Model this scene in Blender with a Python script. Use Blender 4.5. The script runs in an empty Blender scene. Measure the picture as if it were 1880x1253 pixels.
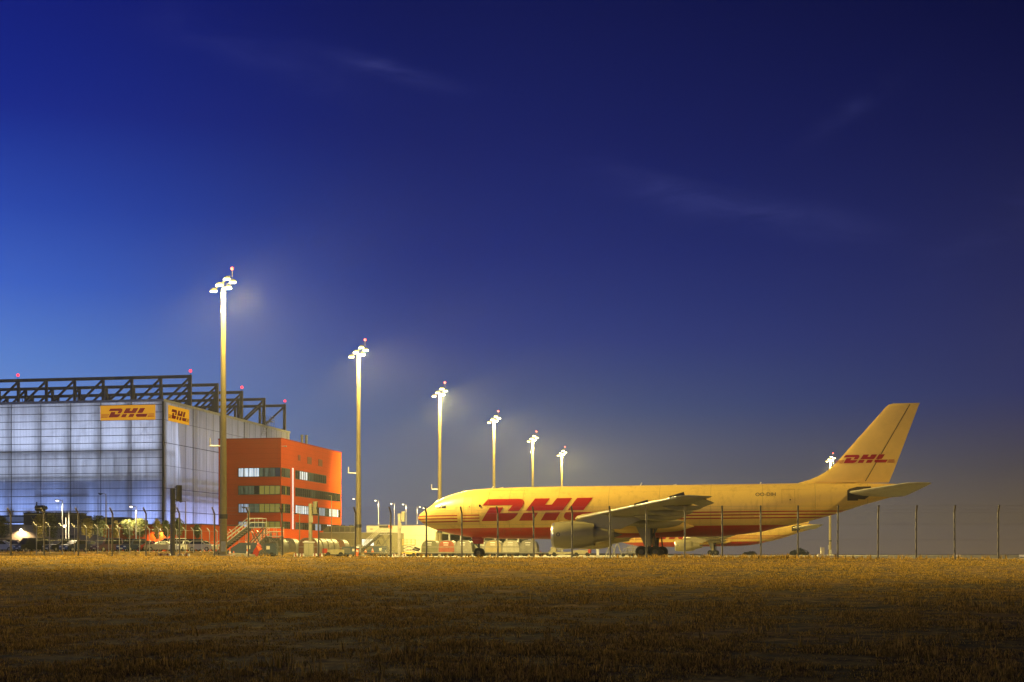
import bpy, math, random
import numpy as np
from math import radians, sin, cos, tan, pi, sqrt
from mathutils import Vector, Matrix
random.seed(7)
sc = bpy.context.scene
COL = sc.collection

# ------------------------------------------------------------------ camera
F, CX, HOR, CAMH = 2570.0, 940.0, 1018.0, 0.35      # focal length and horizon in photo pixels (1880 wide)
AL = radians(10.26)                                 # the apron grid is turned this much from the view
cam = bpy.data.objects.new('camera', bpy.data.cameras.new('camera'))
COL.objects.link(cam)
cam.location = (0, 0, CAMH); cam.rotation_euler = (radians(90), 0, 0)
cam.data.sensor_width = 36; cam.data.lens = F/1880*36
cam.data.shift_y = (HOR-626.5)/1880
cam.data.clip_start = 0.1; cam.data.clip_end = 5000
sc.camera = cam
sc.view_settings.view_transform = 'Standard'; sc.view_settings.look = 'None'
sc.view_settings.exposure = 0; sc.view_settings.gamma = 1
sc.cycles.use_denoising = True
sc.cycles.max_bounces = 5; sc.cycles.diffuse_bounces = 3; sc.cycles.glossy_bounces = 3
sc.cycles.transmission_bounces = 4; sc.cycles.volume_bounces = 0; sc.cycles.transparent_max_bounces = 8
sc.cycles.sample_clamp_indirect = 4; sc.cycles.caustics_reflective = False; sc.cycles.caustics_refractive = False

# ------------------------------------------------------------------ twilight sky
SUN_EL, SUN_ROT = radians(-4), radians(-70)          # the sun has set, to the left of the frame
def world():
    w = bpy.data.worlds.new('World'); sc.world = w; w.use_nodes = True
    nt = w.node_tree; nt.nodes.clear(); N = nt.nodes.new; L = nt.links.new
    def math(op, a, b=None, c=None, clamp=False):
        n = N('ShaderNodeMath'); n.operation = op; n.use_clamp = clamp
        for i, v in enumerate((a, b, c)):
            if v is None: continue
            if isinstance(v, (int, float)): n.inputs[i].default_value = v
            else: L(v, n.inputs[i])
        return n.outputs[0]
    tc = N('ShaderNodeTexCoord'); sp = N('ShaderNodeSeparateXYZ'); L(tc.outputs['Generated'], sp.inputs[0])
    x, y, z = sp.outputs
    def ramp(stops):
        r = N('ShaderNodeValToRGB'); r.color_ramp.interpolation = 'B_SPLINE' if 0 else 'EASE'
        r.color_ramp.interpolation = 'LINEAR'
        e = r.color_ramp.elements
        while len(e) < len(stops): e.new(0.5)
        for k, (p, c) in enumerate(stops):
            e[k].position = p; e[k].color = (*c, 1)
        L(math('MULTIPLY', z, 2.0), r.inputs[0]); return r.outputs[0]
    # stops: (2 * sine of elevation, colour)
    left = ramp([(0, (.17,.27,.56)), (.14, (.17,.30,.66)), (.26, (.09,.22,.64)), (.36, (.030,.115,.57)), (.46, (.009,.056,.43)), (.58, (.0052,.020,.27)), (.72, (.0045,.011,.19)), (1, (.004,.006,.09))])
    mid = ramp([(0, (.16,.14,.14)), (.10, (.098,.115,.175)), (.20, (.030,.070,.22)), (.30, (.013,.036,.225)), (.42, (.005,.018,.18)), (.56, (.0035,.0105,.13)), (.74, (.003,.0065,.083)), (1, (.002,.003,.035))])
    right = ramp([(0, (.15,.098,.045)), (.05, (.112,.078,.044)), (.12, (.050,.043,.060)), (.22, (.012,.020,.108)), (.36, (.005,.011,.092)), (.56, (.0022,.0048,.058)), (.74, (.0014,.0022,.032)), (1, (.001,.001,.012))])
    hl = math('SQRT', math('ADD', math('MULTIPLY', x, x), math('MULTIPLY', y, y)))
    az = math('DIVIDE', x, math('MAXIMUM', hl, .001))
    m1 = N('ShaderNodeMapRange'); m1.interpolation_type = 'SMOOTHSTEP'; L(az, m1.inputs[0]); m1.inputs[1].default_value = -.42; m1.inputs[2].default_value = -.02
    m2 = N('ShaderNodeMapRange'); m2.interpolation_type = 'LINEAR'; L(az, m2.inputs[0]); m2.inputs[1].default_value = -.02; m2.inputs[2].default_value = .36
    def mix(f, a, b):
        n = N('ShaderNodeMix'); n.data_type = 'RGBA'; L(f, n.inputs[0]); L(a, n.inputs[6]); L(b, n.inputs[7]); return n.outputs[2]
    c = mix(m2.outputs[0], mix(m1.outputs[0], left, mid), right)
    # thin wisps of high cloud
    nz = N('ShaderNodeTexNoise'); nz.inputs['Scale'].default_value = 14; nz.inputs['Detail'].default_value = 6; nz.inputs['Roughness'].default_value = .6; nz.inputs['Distortion'].default_value = .5
    mp = N('ShaderNodeMapping'); L(tc.outputs['Generated'], mp.inputs[0]); mp.inputs['Rotation'].default_value = (0, radians(-12), 0); mp.inputs['Scale'].default_value = (1, 1, 4); L(mp.outputs[0], nz.inputs[0])
    cm = N('ShaderNodeMapRange'); L(nz.outputs[0], cm.inputs[0]); cm.inputs[1].default_value = .38; cm.inputs[2].default_value = .72
    cf = None
    for a0, e0, th, su, sv, k in ((-.087,.326,-.22,.045,.0055,.75), (-.19,.335,-.24,.09,.012,.28), (.165,.236,-.20,.085,.010,.55), (.10,.256,-.3,.05,.006,.3), (.235,.295,.5,.03,.006,.35), (.33,.22,.6,.06,.012,.25)):
        da, de = math('SUBTRACT', az, a0), math('SUBTRACT', z, e0)
        u = math('ADD', math('MULTIPLY', da, cos(th)/su), math('MULTIPLY', de, sin(th)/su)); v = math('SUBTRACT', math('MULTIPLY', de, cos(th)/sv), math('MULTIPLY', da, sin(th)/sv))
        q = math('MULTIPLY', math('POWER', 2.718, math('MULTIPLY', math('ADD', math('MULTIPLY', u, u), math('MULTIPLY', v, v)), -1.0)), k)
        cf = q if cf is None else math('ADD', cf, q)
    cf = math('MULTIPLY', cf, cm.outputs[0])
    n = N('ShaderNodeMix'); n.data_type = 'RGBA'; n.blend_type = 'ADD'; L(cf, n.inputs[0]); L(c, n.inputs[6]); n.inputs[7].default_value = (.030, .032, .075, 1); c = n.outputs[2]
    sky = N('ShaderNodeTexSky'); sky.sky_type = 'NISHITA'; sky.sun_disc = False; sky.sun_elevation = SUN_EL; sky.sun_rotation = SUN_ROT
    n = N('ShaderNodeMix'); n.data_type = 'RGBA'; n.blend_type = 'ADD'; n.inputs[0].default_value = .05; L(c, n.inputs[6]); L(sky.outputs[0], n.inputs[7])
    bg = N('ShaderNodeBackground'); L(n.outputs[2], bg.inputs[0]); bg.inputs[1].default_value = 1
    o = N('ShaderNodeOutputWorld'); L(bg.outputs[0], o.inputs[0])
world()

# light levels (the lamps themselves are built with their masts, further down)
P_MAST = 180000.0; P_NEAR = 190000.0; P_HANGAR = 3.0
SODIUM = (1.0, .76, .23)

# ------------------------------------------------------------------ helpers
def pu(X, Y): return X*sin(AL)+Y*cos(AL)
def pv(X, Y): return X*cos(AL)-Y*sin(AL)
def ss(t): t = max(0., min(1., t)); return t*t*(3-2*t)
def gz(X, Y):
    u, v = pu(X, Y), pv(X, Y)
    crest = .055+.2*max(0, min(1, (30-X)/63))
    if u <= 88:
        t = max(-.6, u/88); und = .035*sin(X*.23+Y*.11)+.03*sin(X*.09-Y*.31+1)
        return -1.3*(1-t)+crest*t+und*min(1, (88-u)/20)
    k = ss((-66-v)/4)
    left = crest+(.72-crest)*ss((u-90)/90)
    right = crest*(1-ss((u-88)/3))
    return right*(1-k)+left*k
def at(px, Y): return (px-CX)/F*Y
def zz(py, Y): return CAMH+(HOR-py)/F*Y
def base(px, Y): X = at(px, Y); return (X, Y, gz(X, Y))

class MB:
    def __init__(s): s.v = []; s.f = []; s.m = []
    def add(s, vs, fs, mi=0):
        o = len(s.v); s.v += [tuple(p) for p in vs]; s.f += [tuple(i+o for i in f) for f in fs]; s.m += [mi]*len(fs); return s
    def box(s, c, d, mi=0, rz=0, ry=0, rx=0):
        x, y, z = d[0]/2, d[1]/2, d[2]/2
        vs = [Vector(p) for p in ((-x,-y,-z),(x,-y,-z),(x,y,-z),(-x,y,-z),(-x,-y,z),(x,-y,z),(x,y,z),(-x,y,z))]
        R = Matrix.Rotation(rz,3,'Z') @ Matrix.Rotation(ry,3,'Y') @ Matrix.Rotation(rx,3,'X')
        return s.add([R@p+Vector(c) for p in vs], [(0,3,2,1),(4,5,6,7),(0,1,5,4),(1,2,6,5),(2,3,7,6),(3,0,4,7)], mi)
    def bx(s, a, b, mi=0):
        return s.box([(a[i]+b[i])/2 for i in range(3)], [abs(b[i]-a[i]) for i in range(3)], mi)
    def beam(s, p, q, w, h=None, mi=0):
        h = h or w; p, q = Vector(p), Vector(q); d = (q-p).normalized()
        up = Vector((0,0,1)) if abs(d.z) < .95 else Vector((0,1,0))
        a = d.cross(up).normalized(); b = a.cross(d).normalized(); vs = []
        for e in (p, q):
            for i, j in ((-1,-1),(1,-1),(1,1),(-1,1)): vs.append(e+a*w/2*i+b*h/2*j)
        return s.add(vs, [(0,1,2,3)[::-1],(4,5,6,7),(0,1,5,4),(1,2,6,5),(2,3,7,6),(3,0,4,7)], mi)
    def tube(s, p, q, r0, r1=None, n=8, mi=0):
        r1 = r0 if r1 is None else r1; p, q = Vector(p), Vector(q); d = (q-p).normalized()
        up = Vector((0,0,1)) if abs(d.z) < .95 else Vector((0,1,0))
        a = d.cross(up).normalized(); b = a.cross(d).normalized(); vs = []
        for e, r in ((p, r0), (q, r1)):
            for k in range(n): t = 2*pi*k/n; vs.append(e+a*r*cos(t)+b*r*sin(t))
        fs = [(k, (k+1)%n, n+(k+1)%n, n+k) for k in range(n)]+[tuple(range(n))[::-1], tuple(range(n, 2*n))]
        return s.add(vs, fs, mi)
    def rings(s, rings, mi=0, cap=(True, True), closed=True):
        n = len(rings[0]); vs = [p for r in rings for p in r]; fs = []
        for i in range(len(rings)-1):
            for k in range(n if closed else n-1):
                fs.append((i*n+k, i*n+(k+1)%n, (i+1)*n+(k+1)%n, (i+1)*n+k))
        if cap[0]: fs.append(tuple(range(n))[::-1])
        if cap[1]: fs.append(tuple((len(rings)-1)*n+k for k in range(n)))
        return s.add(vs, fs, mi)
    def lathe(s, prof, o, ax='x', n=32, mi=0, cap=(False, False)):
        R = []
        for t, r in prof:
            ring = []
            for k in range(n):
                a = 2*pi*k/n
                if ax == 'x': ring.append((o[0]+t, o[1]+r*cos(a), o[2]+r*sin(a)))
                elif ax == 'y': ring.append((o[0]+r*cos(a), o[1]+t, o[2]+r*sin(a)))
                else: ring.append((o[0]+r*cos(a), o[1]+r*sin(a), o[2]+t))
            R.append(ring)
        return s.rings(R, mi, cap)
    def prism(s, poly, y0, y1, mi=0):            # poly in (x, z), extruded along y
        n = len(poly); vs = [(x, y0, z) for x, z in poly]+[(x, y1, z) for x, z in poly]
        return s.add(vs, [tuple(range(n)), tuple(range(n, 2*n))[::-1]]+[(k, n+k, n+(k+1)%n, (k+1)%n) for k in range(n)], mi)
    def make(s, name, mats, parent=None, loc=(0,0,0), rz=0, smooth=False, angle=40):
        me = bpy.data.meshes.new(name); me.from_pydata(s.v, [], s.f)
        mats = mats if isinstance(mats, (list, tuple)) else [mats]
        for m in mats: me.materials.append(m)
        if any(s.m): me.polygons.foreach_set('material_index', s.m)
        import bmesh
        bm = bmesh.new(); bm.from_mesh(me); bmesh.ops.recalc_face_normals(bm, faces=bm.faces)
        if smooth:
            ca = radians(angle)
            for f in bm.faces: f.smooth = True
            for e in bm.edges:
                if len(e.link_faces) == 2 and e.calc_face_angle(0) > ca: e.smooth = False
        bm.to_mesh(me); bm.free(); me.update()
        o = bpy.data.objects.new(name, me); COL.objects.link(o)
        o.location = loc; o.rotation_euler = (0,0,rz)
        if parent: o.parent = parent
        return o

def tag(o, label=None, cat=None, group=None, kind=None):
    if label: o['label'] = label
    if cat: o['category'] = cat
    if group: o['group'] = group
    if kind: o['kind'] = kind
    return o
def thing(name, label, cat, loc=(0,0,0), rz=0, group=None):
    o = bpy.data.objects.new(name, None); COL.objects.link(o); o.empty_display_size = .2
    o.location = loc; o.rotation_euler = (0,0,rz); return tag(o, label, cat, group)
def dup(o, loc=None, rz=None, label=None, parent=None):
    c = o.copy(); COL.objects.link(c)
    if parent: c.parent = parent
    if loc is not None: c.location = loc
    if rz is not None: c.rotation_euler = (0,0,rz)
    if label: c['label'] = label
    for ch in list(o.children): dup(ch, parent=c)
    return c
def remat(root, name, new):                      # give the copied part a material of its own
    for ch in root.children:
        if ch.name.split('.')[0] == name:
            ch.data = ch.data.copy(); ch.data.materials[0] = new

def mat(name, col, rough=.6, metal=0., var=.12, scale=1.5, bump=0., bscale=20., emit=None, estr=0., spec=.5, coat=0.):
    m = bpy.data.materials.new(name); m.use_nodes = True; nt = m.node_tree; N = nt.nodes.new; L = nt.links.new
    b = nt.nodes['Principled BSDF']
    b.inputs['Roughness'].default_value = rough; b.inputs['Metallic'].default_value = metal
    b.inputs['Specular IOR Level'].default_value = spec; b.inputs['Coat Weight'].default_value = coat
    tc = N('ShaderNodeTexCoord')
    if var > 0:
        nz = N('ShaderNodeTexNoise'); nz.inputs['Scale'].default_value = scale; nz.inputs['Detail'].default_value = 6; nz.inputs['Roughness'].default_value = .65
        L(tc.outputs['Object'], nz.inputs[0])
        mx = N('ShaderNodeMix'); mx.data_type = 'RGBA'
        mr = N('ShaderNodeMapRange'); mr.inputs[1].default_value = .3; mr.inputs[2].default_value = .7; L(nz.outputs[0], mr.inputs[0]); L(mr.outputs[0], mx.inputs[0])
        mx.inputs[6].default_value = (*[c*(1-var) for c in col], 1); mx.inputs[7].default_value = (*[min(1, c*(1+var)) for c in col], 1)
        L(mx.outputs[2], b.inputs['Base Color'])
    else: b.inputs['Base Color'].default_value = (*col, 1)
    if bump > 0:
        n2 = N('ShaderNodeTexNoise'); n2.inputs['Scale'].default_value = bscale; n2.inputs['Detail'].default_value = 4; L(tc.outputs['Object'], n2.inputs[0])
        bp = N('ShaderNodeBump'); bp.inputs['Strength'].default_value = bump; bp.inputs['Distance'].default_value = .05; L(n2.outputs[0], bp.inputs['Height']); L(bp.outputs[0], b.inputs['Normal'])
    if emit:
        b.inputs['Emission Color'].default_value = (*emit, 1); b.inputs['Emission Strength'].default_value = estr
    return m

M = {}
M['pole'] = mat('galvanised_pole', (.24,.195,.085), .5, 0, .15, .8)
M['dark_steel'] = mat('dark_steel', (.06,.055,.05), .5, .4)
M['truss'] = mat('truss_paint', (.105,.088,.066), .5, .1, .2, .5)
M['lamp'] = mat('lamp_glass', (.9,.85,.7), .3, 0, 0, emit=(1,.78,.33), estr=2.6)
M['lamp_dim'] = mat('street_lamp_glass', (.9,.85,.7), .3, 0, 0, emit=(1,.84,.56), estr=9)
M['red_lamp'] = mat('obstruction_lamp_glass', (.8,.1,.1), .3, 0, 0, emit=(1,.035,.07), estr=2.6)
M['grey_metal'] = mat('grey_metal', (.36,.36,.35), .45, .3, .2, 2)
M['alu'] = mat('container_aluminium', (.20,.185,.14), .48, .2, .22, 1.6, .25, 3)
M['alu_dark'] = mat('container_dull_aluminium', (.11,.105,.08), .5, .4, .3, 1.6, .25, 3)
M['white'] = mat('white_paint', (.74,.73,.70), .5, 0, .08, 1)
M['cream'] = mat('cream_cladding', (.74,.69,.52), .6, 0, .06, .4)
M['cream_gear'] = mat('ground_equipment_cream', (.34,.30,.17), .5, 0, .2, 2)
M['greygreen'] = mat('grey_render_wall', (.19,.175,.10), .7, 0, .12, .5)
M['concrete'] = mat('concrete', (.40,.38,.33), .8, 0, .15, .6, .2, 8)
M['black'] = mat('black_rubber', (.018,.018,.018), .8, 0, .2, 5)
M['tyre_hub'] = mat('wheel_hub', (.10,.095,.08), .5, .3)
M['rail_light'] = mat('galvanised_rail', (.52,.50,.40), .45, 0, .15, 3)
M['lamp_case'] = mat('lamp_casing', (.03,.03,.028), .6, 0, .2, 3, spec=.2)
M['dark_box'] = mat('dark_cladding', (.035,.032,.03), .6, 0, .2, .5)
M['orange_wall'] = mat('orange_metal_cladding', (.66,.088,.004), .7, 0, .05, .25, spec=.2)
M['orange_dark'] = mat('deep_orange_cladding', (.44,.04,.003), .7, 0, .05, .25, spec=.2)
M['blue_grey'] = mat('blue_grey_paint', (.06,.08,.10), .5)
M['orange'] = mat('safety_orange', (.75,.16,.03), .55)
M['red'] = mat('red_paint', (.40,.03,.012), .5, 0, .12, 1.5)
M['tarp'] = mat('red_tarpaulin', (.26,.055,.02), .55, 0, .25, 3, .6, 6)
M['plastic'] = mat('plastic_wrap', (.40,.37,.26), .35, 0, .2, 2.5, .7, 5)
M['yellow_equipment'] = mat('yellow_equipment_paint', (.62,.40,.06), .5, 0, .2, 2)
M['glass_dark'] = mat('dark_glass', (.012,.013,.015), .25, 0, 0, spec=.35)
M['bark'] = mat('bark', (.10,.075,.05), .9, 0, .3, 6)
M['text_dark'] = mat('dark_lettering', (.03,.025,.025), .6, 0, 0)

# ------------------------------------------------------------------ company lettering (unit height 1)
LOGO = [
 [(.04,.71),(.28,1),(1.70,1),(1.84,.97),(1.93,.89),(1.945,.79),(1.89,.67),(1.70,.44),(1.20,.44),(1.42,.71)],
 [(0,0),(.39,.615),(.995,.615),(.85,.355),(1.68,.355),(1.62,.26),(1.48,.12),(1.33,.04),(1.15,0)],
 [(2.02,.44),(2.42,1),(3.09,1),(2.88,.71),(3.19,.71),(3.40,1),(4.08,1),(3.68,.44)],
 [(1.70,0),(1.93,.355),(2.57,.355),(2.34,0)],
 [(2.68,0),(2.91,.355),(3.57,.355),(3.34,0)],
 [(3.90,.44),(4.31,1),(5.01,1),(4.60,.44)],
 [(3.95,0),(3.80,.045),(3.72,.15),(3.75,.26),(3.82,.355),(5.34,.355),(5.10,0)]]
def slices(poly, dz):
    ys = sorted(set([p[1] for p in poly])); lo, hi = ys[0], ys[-1]
    k = int((hi-lo)/dz); ys = sorted(set(ys+[lo+(hi-lo)*i/(k+1) for i in range(1, k+1)])); out = []; n = len(poly)
    for a, b in zip(ys, ys[1:]):
        if b-a < 1e-5: continue
        ym = (a+b)/2; hit = []
        for i in range(n):
            p, q = poly[i], poly[(i+1)%n]
            if (p[1]-ym)*(q[1]-ym) < 0:
                f = lambda y: p[0]+(q[0]-p[0])*(y-p[1])/(q[1]-p[1])
                hit.append((f(ym), f(a), f(b)))
        hit.sort()
        for l, r in zip(hit[0::2], hit[1::2]): out.append([(l[1],a),(r[1],a),(r[2],b),(l[2],b)])
    return out
def logo_faces(dz=.06, lines=None):
    q = [s for p in LOGO for s in slices(p, dz)]
    if lines:
        for k, (a, b) in enumerate(((.28,.345),(.14,.205),(.0,.065))):
            q.append([(-lines,a),(-.10+a*.63,a),(-.10+b*.63,b),(-lines,b)])
            q.append([(5.26+(a)*.62,a),(5.2+lines,a),(5.2+lines,b),(5.26+(b)*.62,b)])
    return q
def text_mesh(body, size):
    cu = bpy.data.curves.new('t', 'FONT'); cu.body = body; cu.size = size; cu.align_x = 'CENTER'; cu.resolution_u = 3
    ob = bpy.data.objects.new('t', cu); COL.objects.link(ob); bpy.context.view_layer.update()
    me = ob.evaluated_get(bpy.context.evaluated_depsgraph_get()).to_mesh()
    vs = [tuple(v.co) for v in me.vertices]; fs = [tuple(p.vertices) for p in me.polygons]
    bpy.data.objects.remove(ob); bpy.data.curves.remove(cu); return vs, fs

# ------------------------------------------------------------------ ground
def ground_mat():
    m = bpy.data.materials.new('dry_field'); m.use_nodes = True; nt = m.node_tree; N = nt.nodes.new; L = nt.links.new
    b = nt.nodes['Principled BSDF']; b.inputs['Roughness'].default_value = .95; b.inputs['Specular IOR Level'].default_value = .1
    tc = N('ShaderNodeTexCoord')
    def noise(s, d, sc3=(1,1,1)):
        mp = N('ShaderNodeMapping'); mp.inputs['Scale'].default_value = sc3; L(tc.outputs['Object'], mp.inputs[0])
        n = N('ShaderNodeTexNoise'); n.inputs['Scale'].default_value = s; n.inputs['Detail'].default_value = d; n.inputs['Roughness'].default_value = .7; L(mp.outputs[0], n.inputs[0]); return n.outputs[0]
    r = N('ShaderNodeValToRGB'); e = r.color_ramp.elements; e[0].position = .36; e[0].color = (.028,.017,.005,1); e[1].position = .66; e[1].color = (.42,.26,.055,1)  # darkest specks paint in the shade between grass tufts
    x = e.new(.5); x.color = (.17,.095,.022,1)
    L(noise(1.7, 9), r.inputs[0])
    r2 = N('ShaderNodeValToRGB'); e = r2.color_ramp.elements; e[0].position = .42; e[0].color = (.55,.6,.5,1); e[1].position = .62; e[1].color = (1.1,1,.9,1)
    L(noise(.12, 5), r2.inputs[0])
    mx = N('ShaderNodeMix'); mx.data_type = 'RGBA'; mx.blend_type = 'MULTIPLY'; mx.inputs[0].default_value = 1; L(r.outputs[0], mx.inputs[6]); L(r2.outputs[0], mx.inputs[7]); L(mx.outputs[2], b.inputs['Base Color'])
    bp = N('ShaderNodeBump'); bp.inputs['Strength'].default_value = .9; bp.inputs['Distance'].default_value = .12; L(noise(3.5, 7), bp.inputs['Height']); L(bp.outputs[0], b.inputs['Normal'])
    return m
def axis(stops):
    out = []
    for (a, b, n) in stops: out += list(np.linspace(a, b, n, endpoint=False))
    return out+[stops[-1][1]]
def site(u, v): return (v*cos(AL)+u*sin(AL), -v*sin(AL)+u*cos(AL))
us = axis([(-160,-20,8),(-20,80,70),(80,95,30),(95,200,40),(200,500,12),(500,1500,8)])
vs_ = axis([(-900,-160,10),(-160,-75,30),(-75,-60,16),(-60,60,60),(60,160,14),(160,900,10)])
g = MB(); V = []
for u in us:
    for v in vs_:
        X, Y = site(u, v); V.append((X, Y, gz(X, Y)-(.05 if (u > 92 and v > -64) else 0)))
nv = len(vs_)
g.add(V, [(i*nv+j, i*nv+j+1, (i+1)*nv+j+1, (i+1)*nv+j) for i in range(len(us)-1) for j in range(nv-1)])
tag(g.make('ground', ground_mat(), smooth=True), kind='structure')

def apron_mat():
    m = mat('apron_concrete', (.27,.25,.19), .75, 0, .16, .25, .15, 6)
    nt = m.node_tree; N = nt.nodes.new; L = nt.links.new; b = nt.nodes['Principled BSDF']
    br = N('ShaderNodeTexBrick'); br.offset = 0; br.inputs['Scale'].default_value = 1; br.inputs['Brick Width'].default_value = 7.5; br.inputs['Row Height'].default_value = 7.5; br.inputs['Mortar Size'].default_value = .05
    br.inputs['Color1'].default_value = (1,1,1,1); br.inputs['Color2'].default_value = (.9,.9,.88,1); br.inputs['Mortar'].default_value = (.3,.3,.28,1)
    tc = N('ShaderNodeTexCoord'); L(tc.outputs['Object'], br.inputs[0])
    src = b.inputs['Base Color'].links[0].from_socket
    mx = N('ShaderNodeMix'); mx.data_type = 'RGBA'; mx.blend_type = 'MULTIPLY'; mx.inputs[0].default_value = 1; L(src, mx.inputs[6]); L(br.outputs[0], mx.inputs[7]); L(mx.outputs[2], b.inputs['Base Color'])
    return m
a = MB(); a.add([(-63.5,91.5,.012),(420,91.5,.012),(420,520,.012),(-63.5,520,.012)], [(0,1,2,3)])
tag(a.make('apron', apron_mat(), rz=-AL), kind='structure')
a = MB()
for v0 in (-30,):
    a.box((-44,300,.018), (.25,400,.006))
    for k in range(5): a.box((-15,150+50.5*k,.018), (42,.2,.006))
tag(a.make('apron_markings', mat('yellow_line_paint', (.7,.45,.05), .7), rz=-AL), kind='structure')
a = MB(); uu = axis([(182,222,10)]); vv = axis([(-150,-70.5,20)]); V = []
for u in uu:
    for v in vv: X, Y = site(u, v); V.append((X, Y, gz(X, Y)+.015))
n_ = len(vv); a.add(V, [(i*n_+j, i*n_+j+1, (i+1)*n_+j+1, (i+1)*n_+j) for i in range(len(uu)-1) for j in range(n_-1)])
tag(a.make('car_park', mat('asphalt', (.055,.055,.055), .85, 0, .2, 1, .2, 15)), kind='structure')

# ------------------------------------------------------------------ grass (uncountable)
def grass():
    rng = np.random.default_rng(3); P = []
    bands = [(10,20,230,.055),(20,32,110,.055),(32,50,44,.06),(50,72,20,.065),(72,96,11,.07)]   # near y, far y, tufts per square metre, height
    for y0, y1, d, h in bands:
        wd = lambda y: .40*y+3
        n = int((y1-y0)*2*wd((y0+y1)/2)*d); Y = rng.uniform(y0, y1, n); X = rng.uniform(-1, 1, n)*wd(Y)
        cl = np.sin(X*1.3+2*np.sin(Y*.7))*np.sin(Y*1.1+1.5*np.sin(X*.6))+.6*np.sin(X*3.1+Y*2.3)*np.sin(Y*3.7-X*1.9)
        k = rng.uniform(-1.2, 1, n) < cl*1.0+.25
        for x, y, c in zip(X[k], Y[k], cl[k]):
            if pu(x, y) < 90.5: P.append((x, y, h*rng.uniform(.35, 1.1)*(1+.6*c)*(2.6 if rng.random() < .012 else 1), 1))
    for _ in range(700):                                # taller weeds along the fence
        px = rng.choice([rng.normal(1430, 45), rng.normal(1270, 60), rng.uniform(1150, 1870), rng.uniform(0, 1880)]); u = rng.uniform(86.5, 91)
        v = 0
        for _k in range(6):
            X, Y = site(u, v); v += ((px-CX)/F*Y-X)
        X, Y = site(u, v); P.append((X, Y, rng.uniform(.12, .38), 0))
    for _ in range(420):                                # taller dry stalks in the near field, in loose groups
        if _ % 14 == 0: y0 = rng.uniform(14, 34); x0 = rng.uniform(-1, 1)*.38*y0
        P.append((x0+rng.normal(0, .5), y0+rng.normal(0, .5), rng.uniform(.10, .24), 0))
    for _ in range(900):                                # verge in front of the car park
        u = rng.uniform(91, 180); v = rng.uniform(-130, -71); X, Y = site(u, v); P.append((X, Y, rng.uniform(.1, .25), 1))
    P = np.array(P); n = len(P); B = 7
    z = np.array([gz(x, y) for x, y in P[:, :2]])
    ang = rng.uniform(0, 2*pi, (n, B)); lean = rng.uniform(.05, .75, (n, B)); h = P[:, 2:3]*rng.uniform(.55, 1.15, (n, B))
    off = rng.normal(0, .035, (n, B, 2)); w = (.003+.00015*P[:, 1:2])*rng.uniform(.7, 1.4, (n, B))*(1+.0*h)
    bx = P[:, 0:1]+off[..., 0]; by = P[:, 1:2]+off[..., 1]; bz = np.repeat(z[:, None], B, 1)-.01
    dx, dy = np.cos(ang), np.sin(ang)
    v = np.empty((n, B, 5, 3))
    for k, (t, ww) in enumerate(((0, -1), (0, 1), (.6, .7), (.6, -.7), (1, 0))):
        s = lean*h*t*t
        v[..., k, 0] = bx+dx*s-dy*w*ww; v[..., k, 1] = by+dy*s+dx*w*ww; v[..., k, 2] = bz+h*t*(1-.25*lean*t)
    v = v.reshape(-1, 3); nb = n*B; me = bpy.data.meshes.new('grass')
    base_i = (np.arange(nb)*5)[:, None]
    loops = np.concatenate([base_i+np.array([[0,1,2,3]]), base_i+np.array([[3,2,4]])], 1).astype(np.int32).ravel()
    me.vertices.add(len(v)); me.vertices.foreach_set('co', v.astype(np.float32).ravel())
    me.loops.add(len(loops)); me.loops.foreach_set('vertex_index', loops)
    st = (np.arange(nb)[:, None]*7+np.array([[0, 4]])).astype(np.int32).ravel()
    me.polygons.add(nb*2); me.polygons.foreach_set('loop_start', st)
    me.update(calc_edges=True); me.validate()
    m = bpy.data.materials.new('dry_grass'); m.use_nodes = True; nt = m.node_tree; N = nt.nodes.new; L = nt.links.new; b = nt.nodes['Principled BSDF']; b.inputs['Roughness'].default_value = .8; b.inputs['Specular IOR Level'].default_value = .15
    ge = N('ShaderNodeNewGeometry'); r = N('ShaderNodeValToRGB'); e = r.color_ramp.elements; e[0].color = (.10,.062,.014,1); e[1].color = (.62,.39,.085,1); q = e.new(.5); q.color = (.36,.22,.045,1); q2 = e.new(.25); q2.color = (.15,.105,.018,1)
    L(ge.outputs['Random Per Island'], r.inputs[0]); L(r.outputs[0], b.inputs['Base Color'])
    tr = N('ShaderNodeBsdfTranslucent'); L(r.outputs[0], tr.inputs[0]); ms = N('ShaderNodeMixShader'); ms.inputs[0].default_value = .45; L(b.outputs[0], ms.inputs[1]); L(tr.outputs[0], ms.inputs[2]); L(ms.outputs[0], nt.nodes['Material Output'].inputs[0])
    me.materials.append(m); o = bpy.data.objects.new('grass', me); COL.objects.link(o)
    tag(o, 'short dry grass tufts covering the dark foreground field', 'grass', kind='stuff')
grass()

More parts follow.
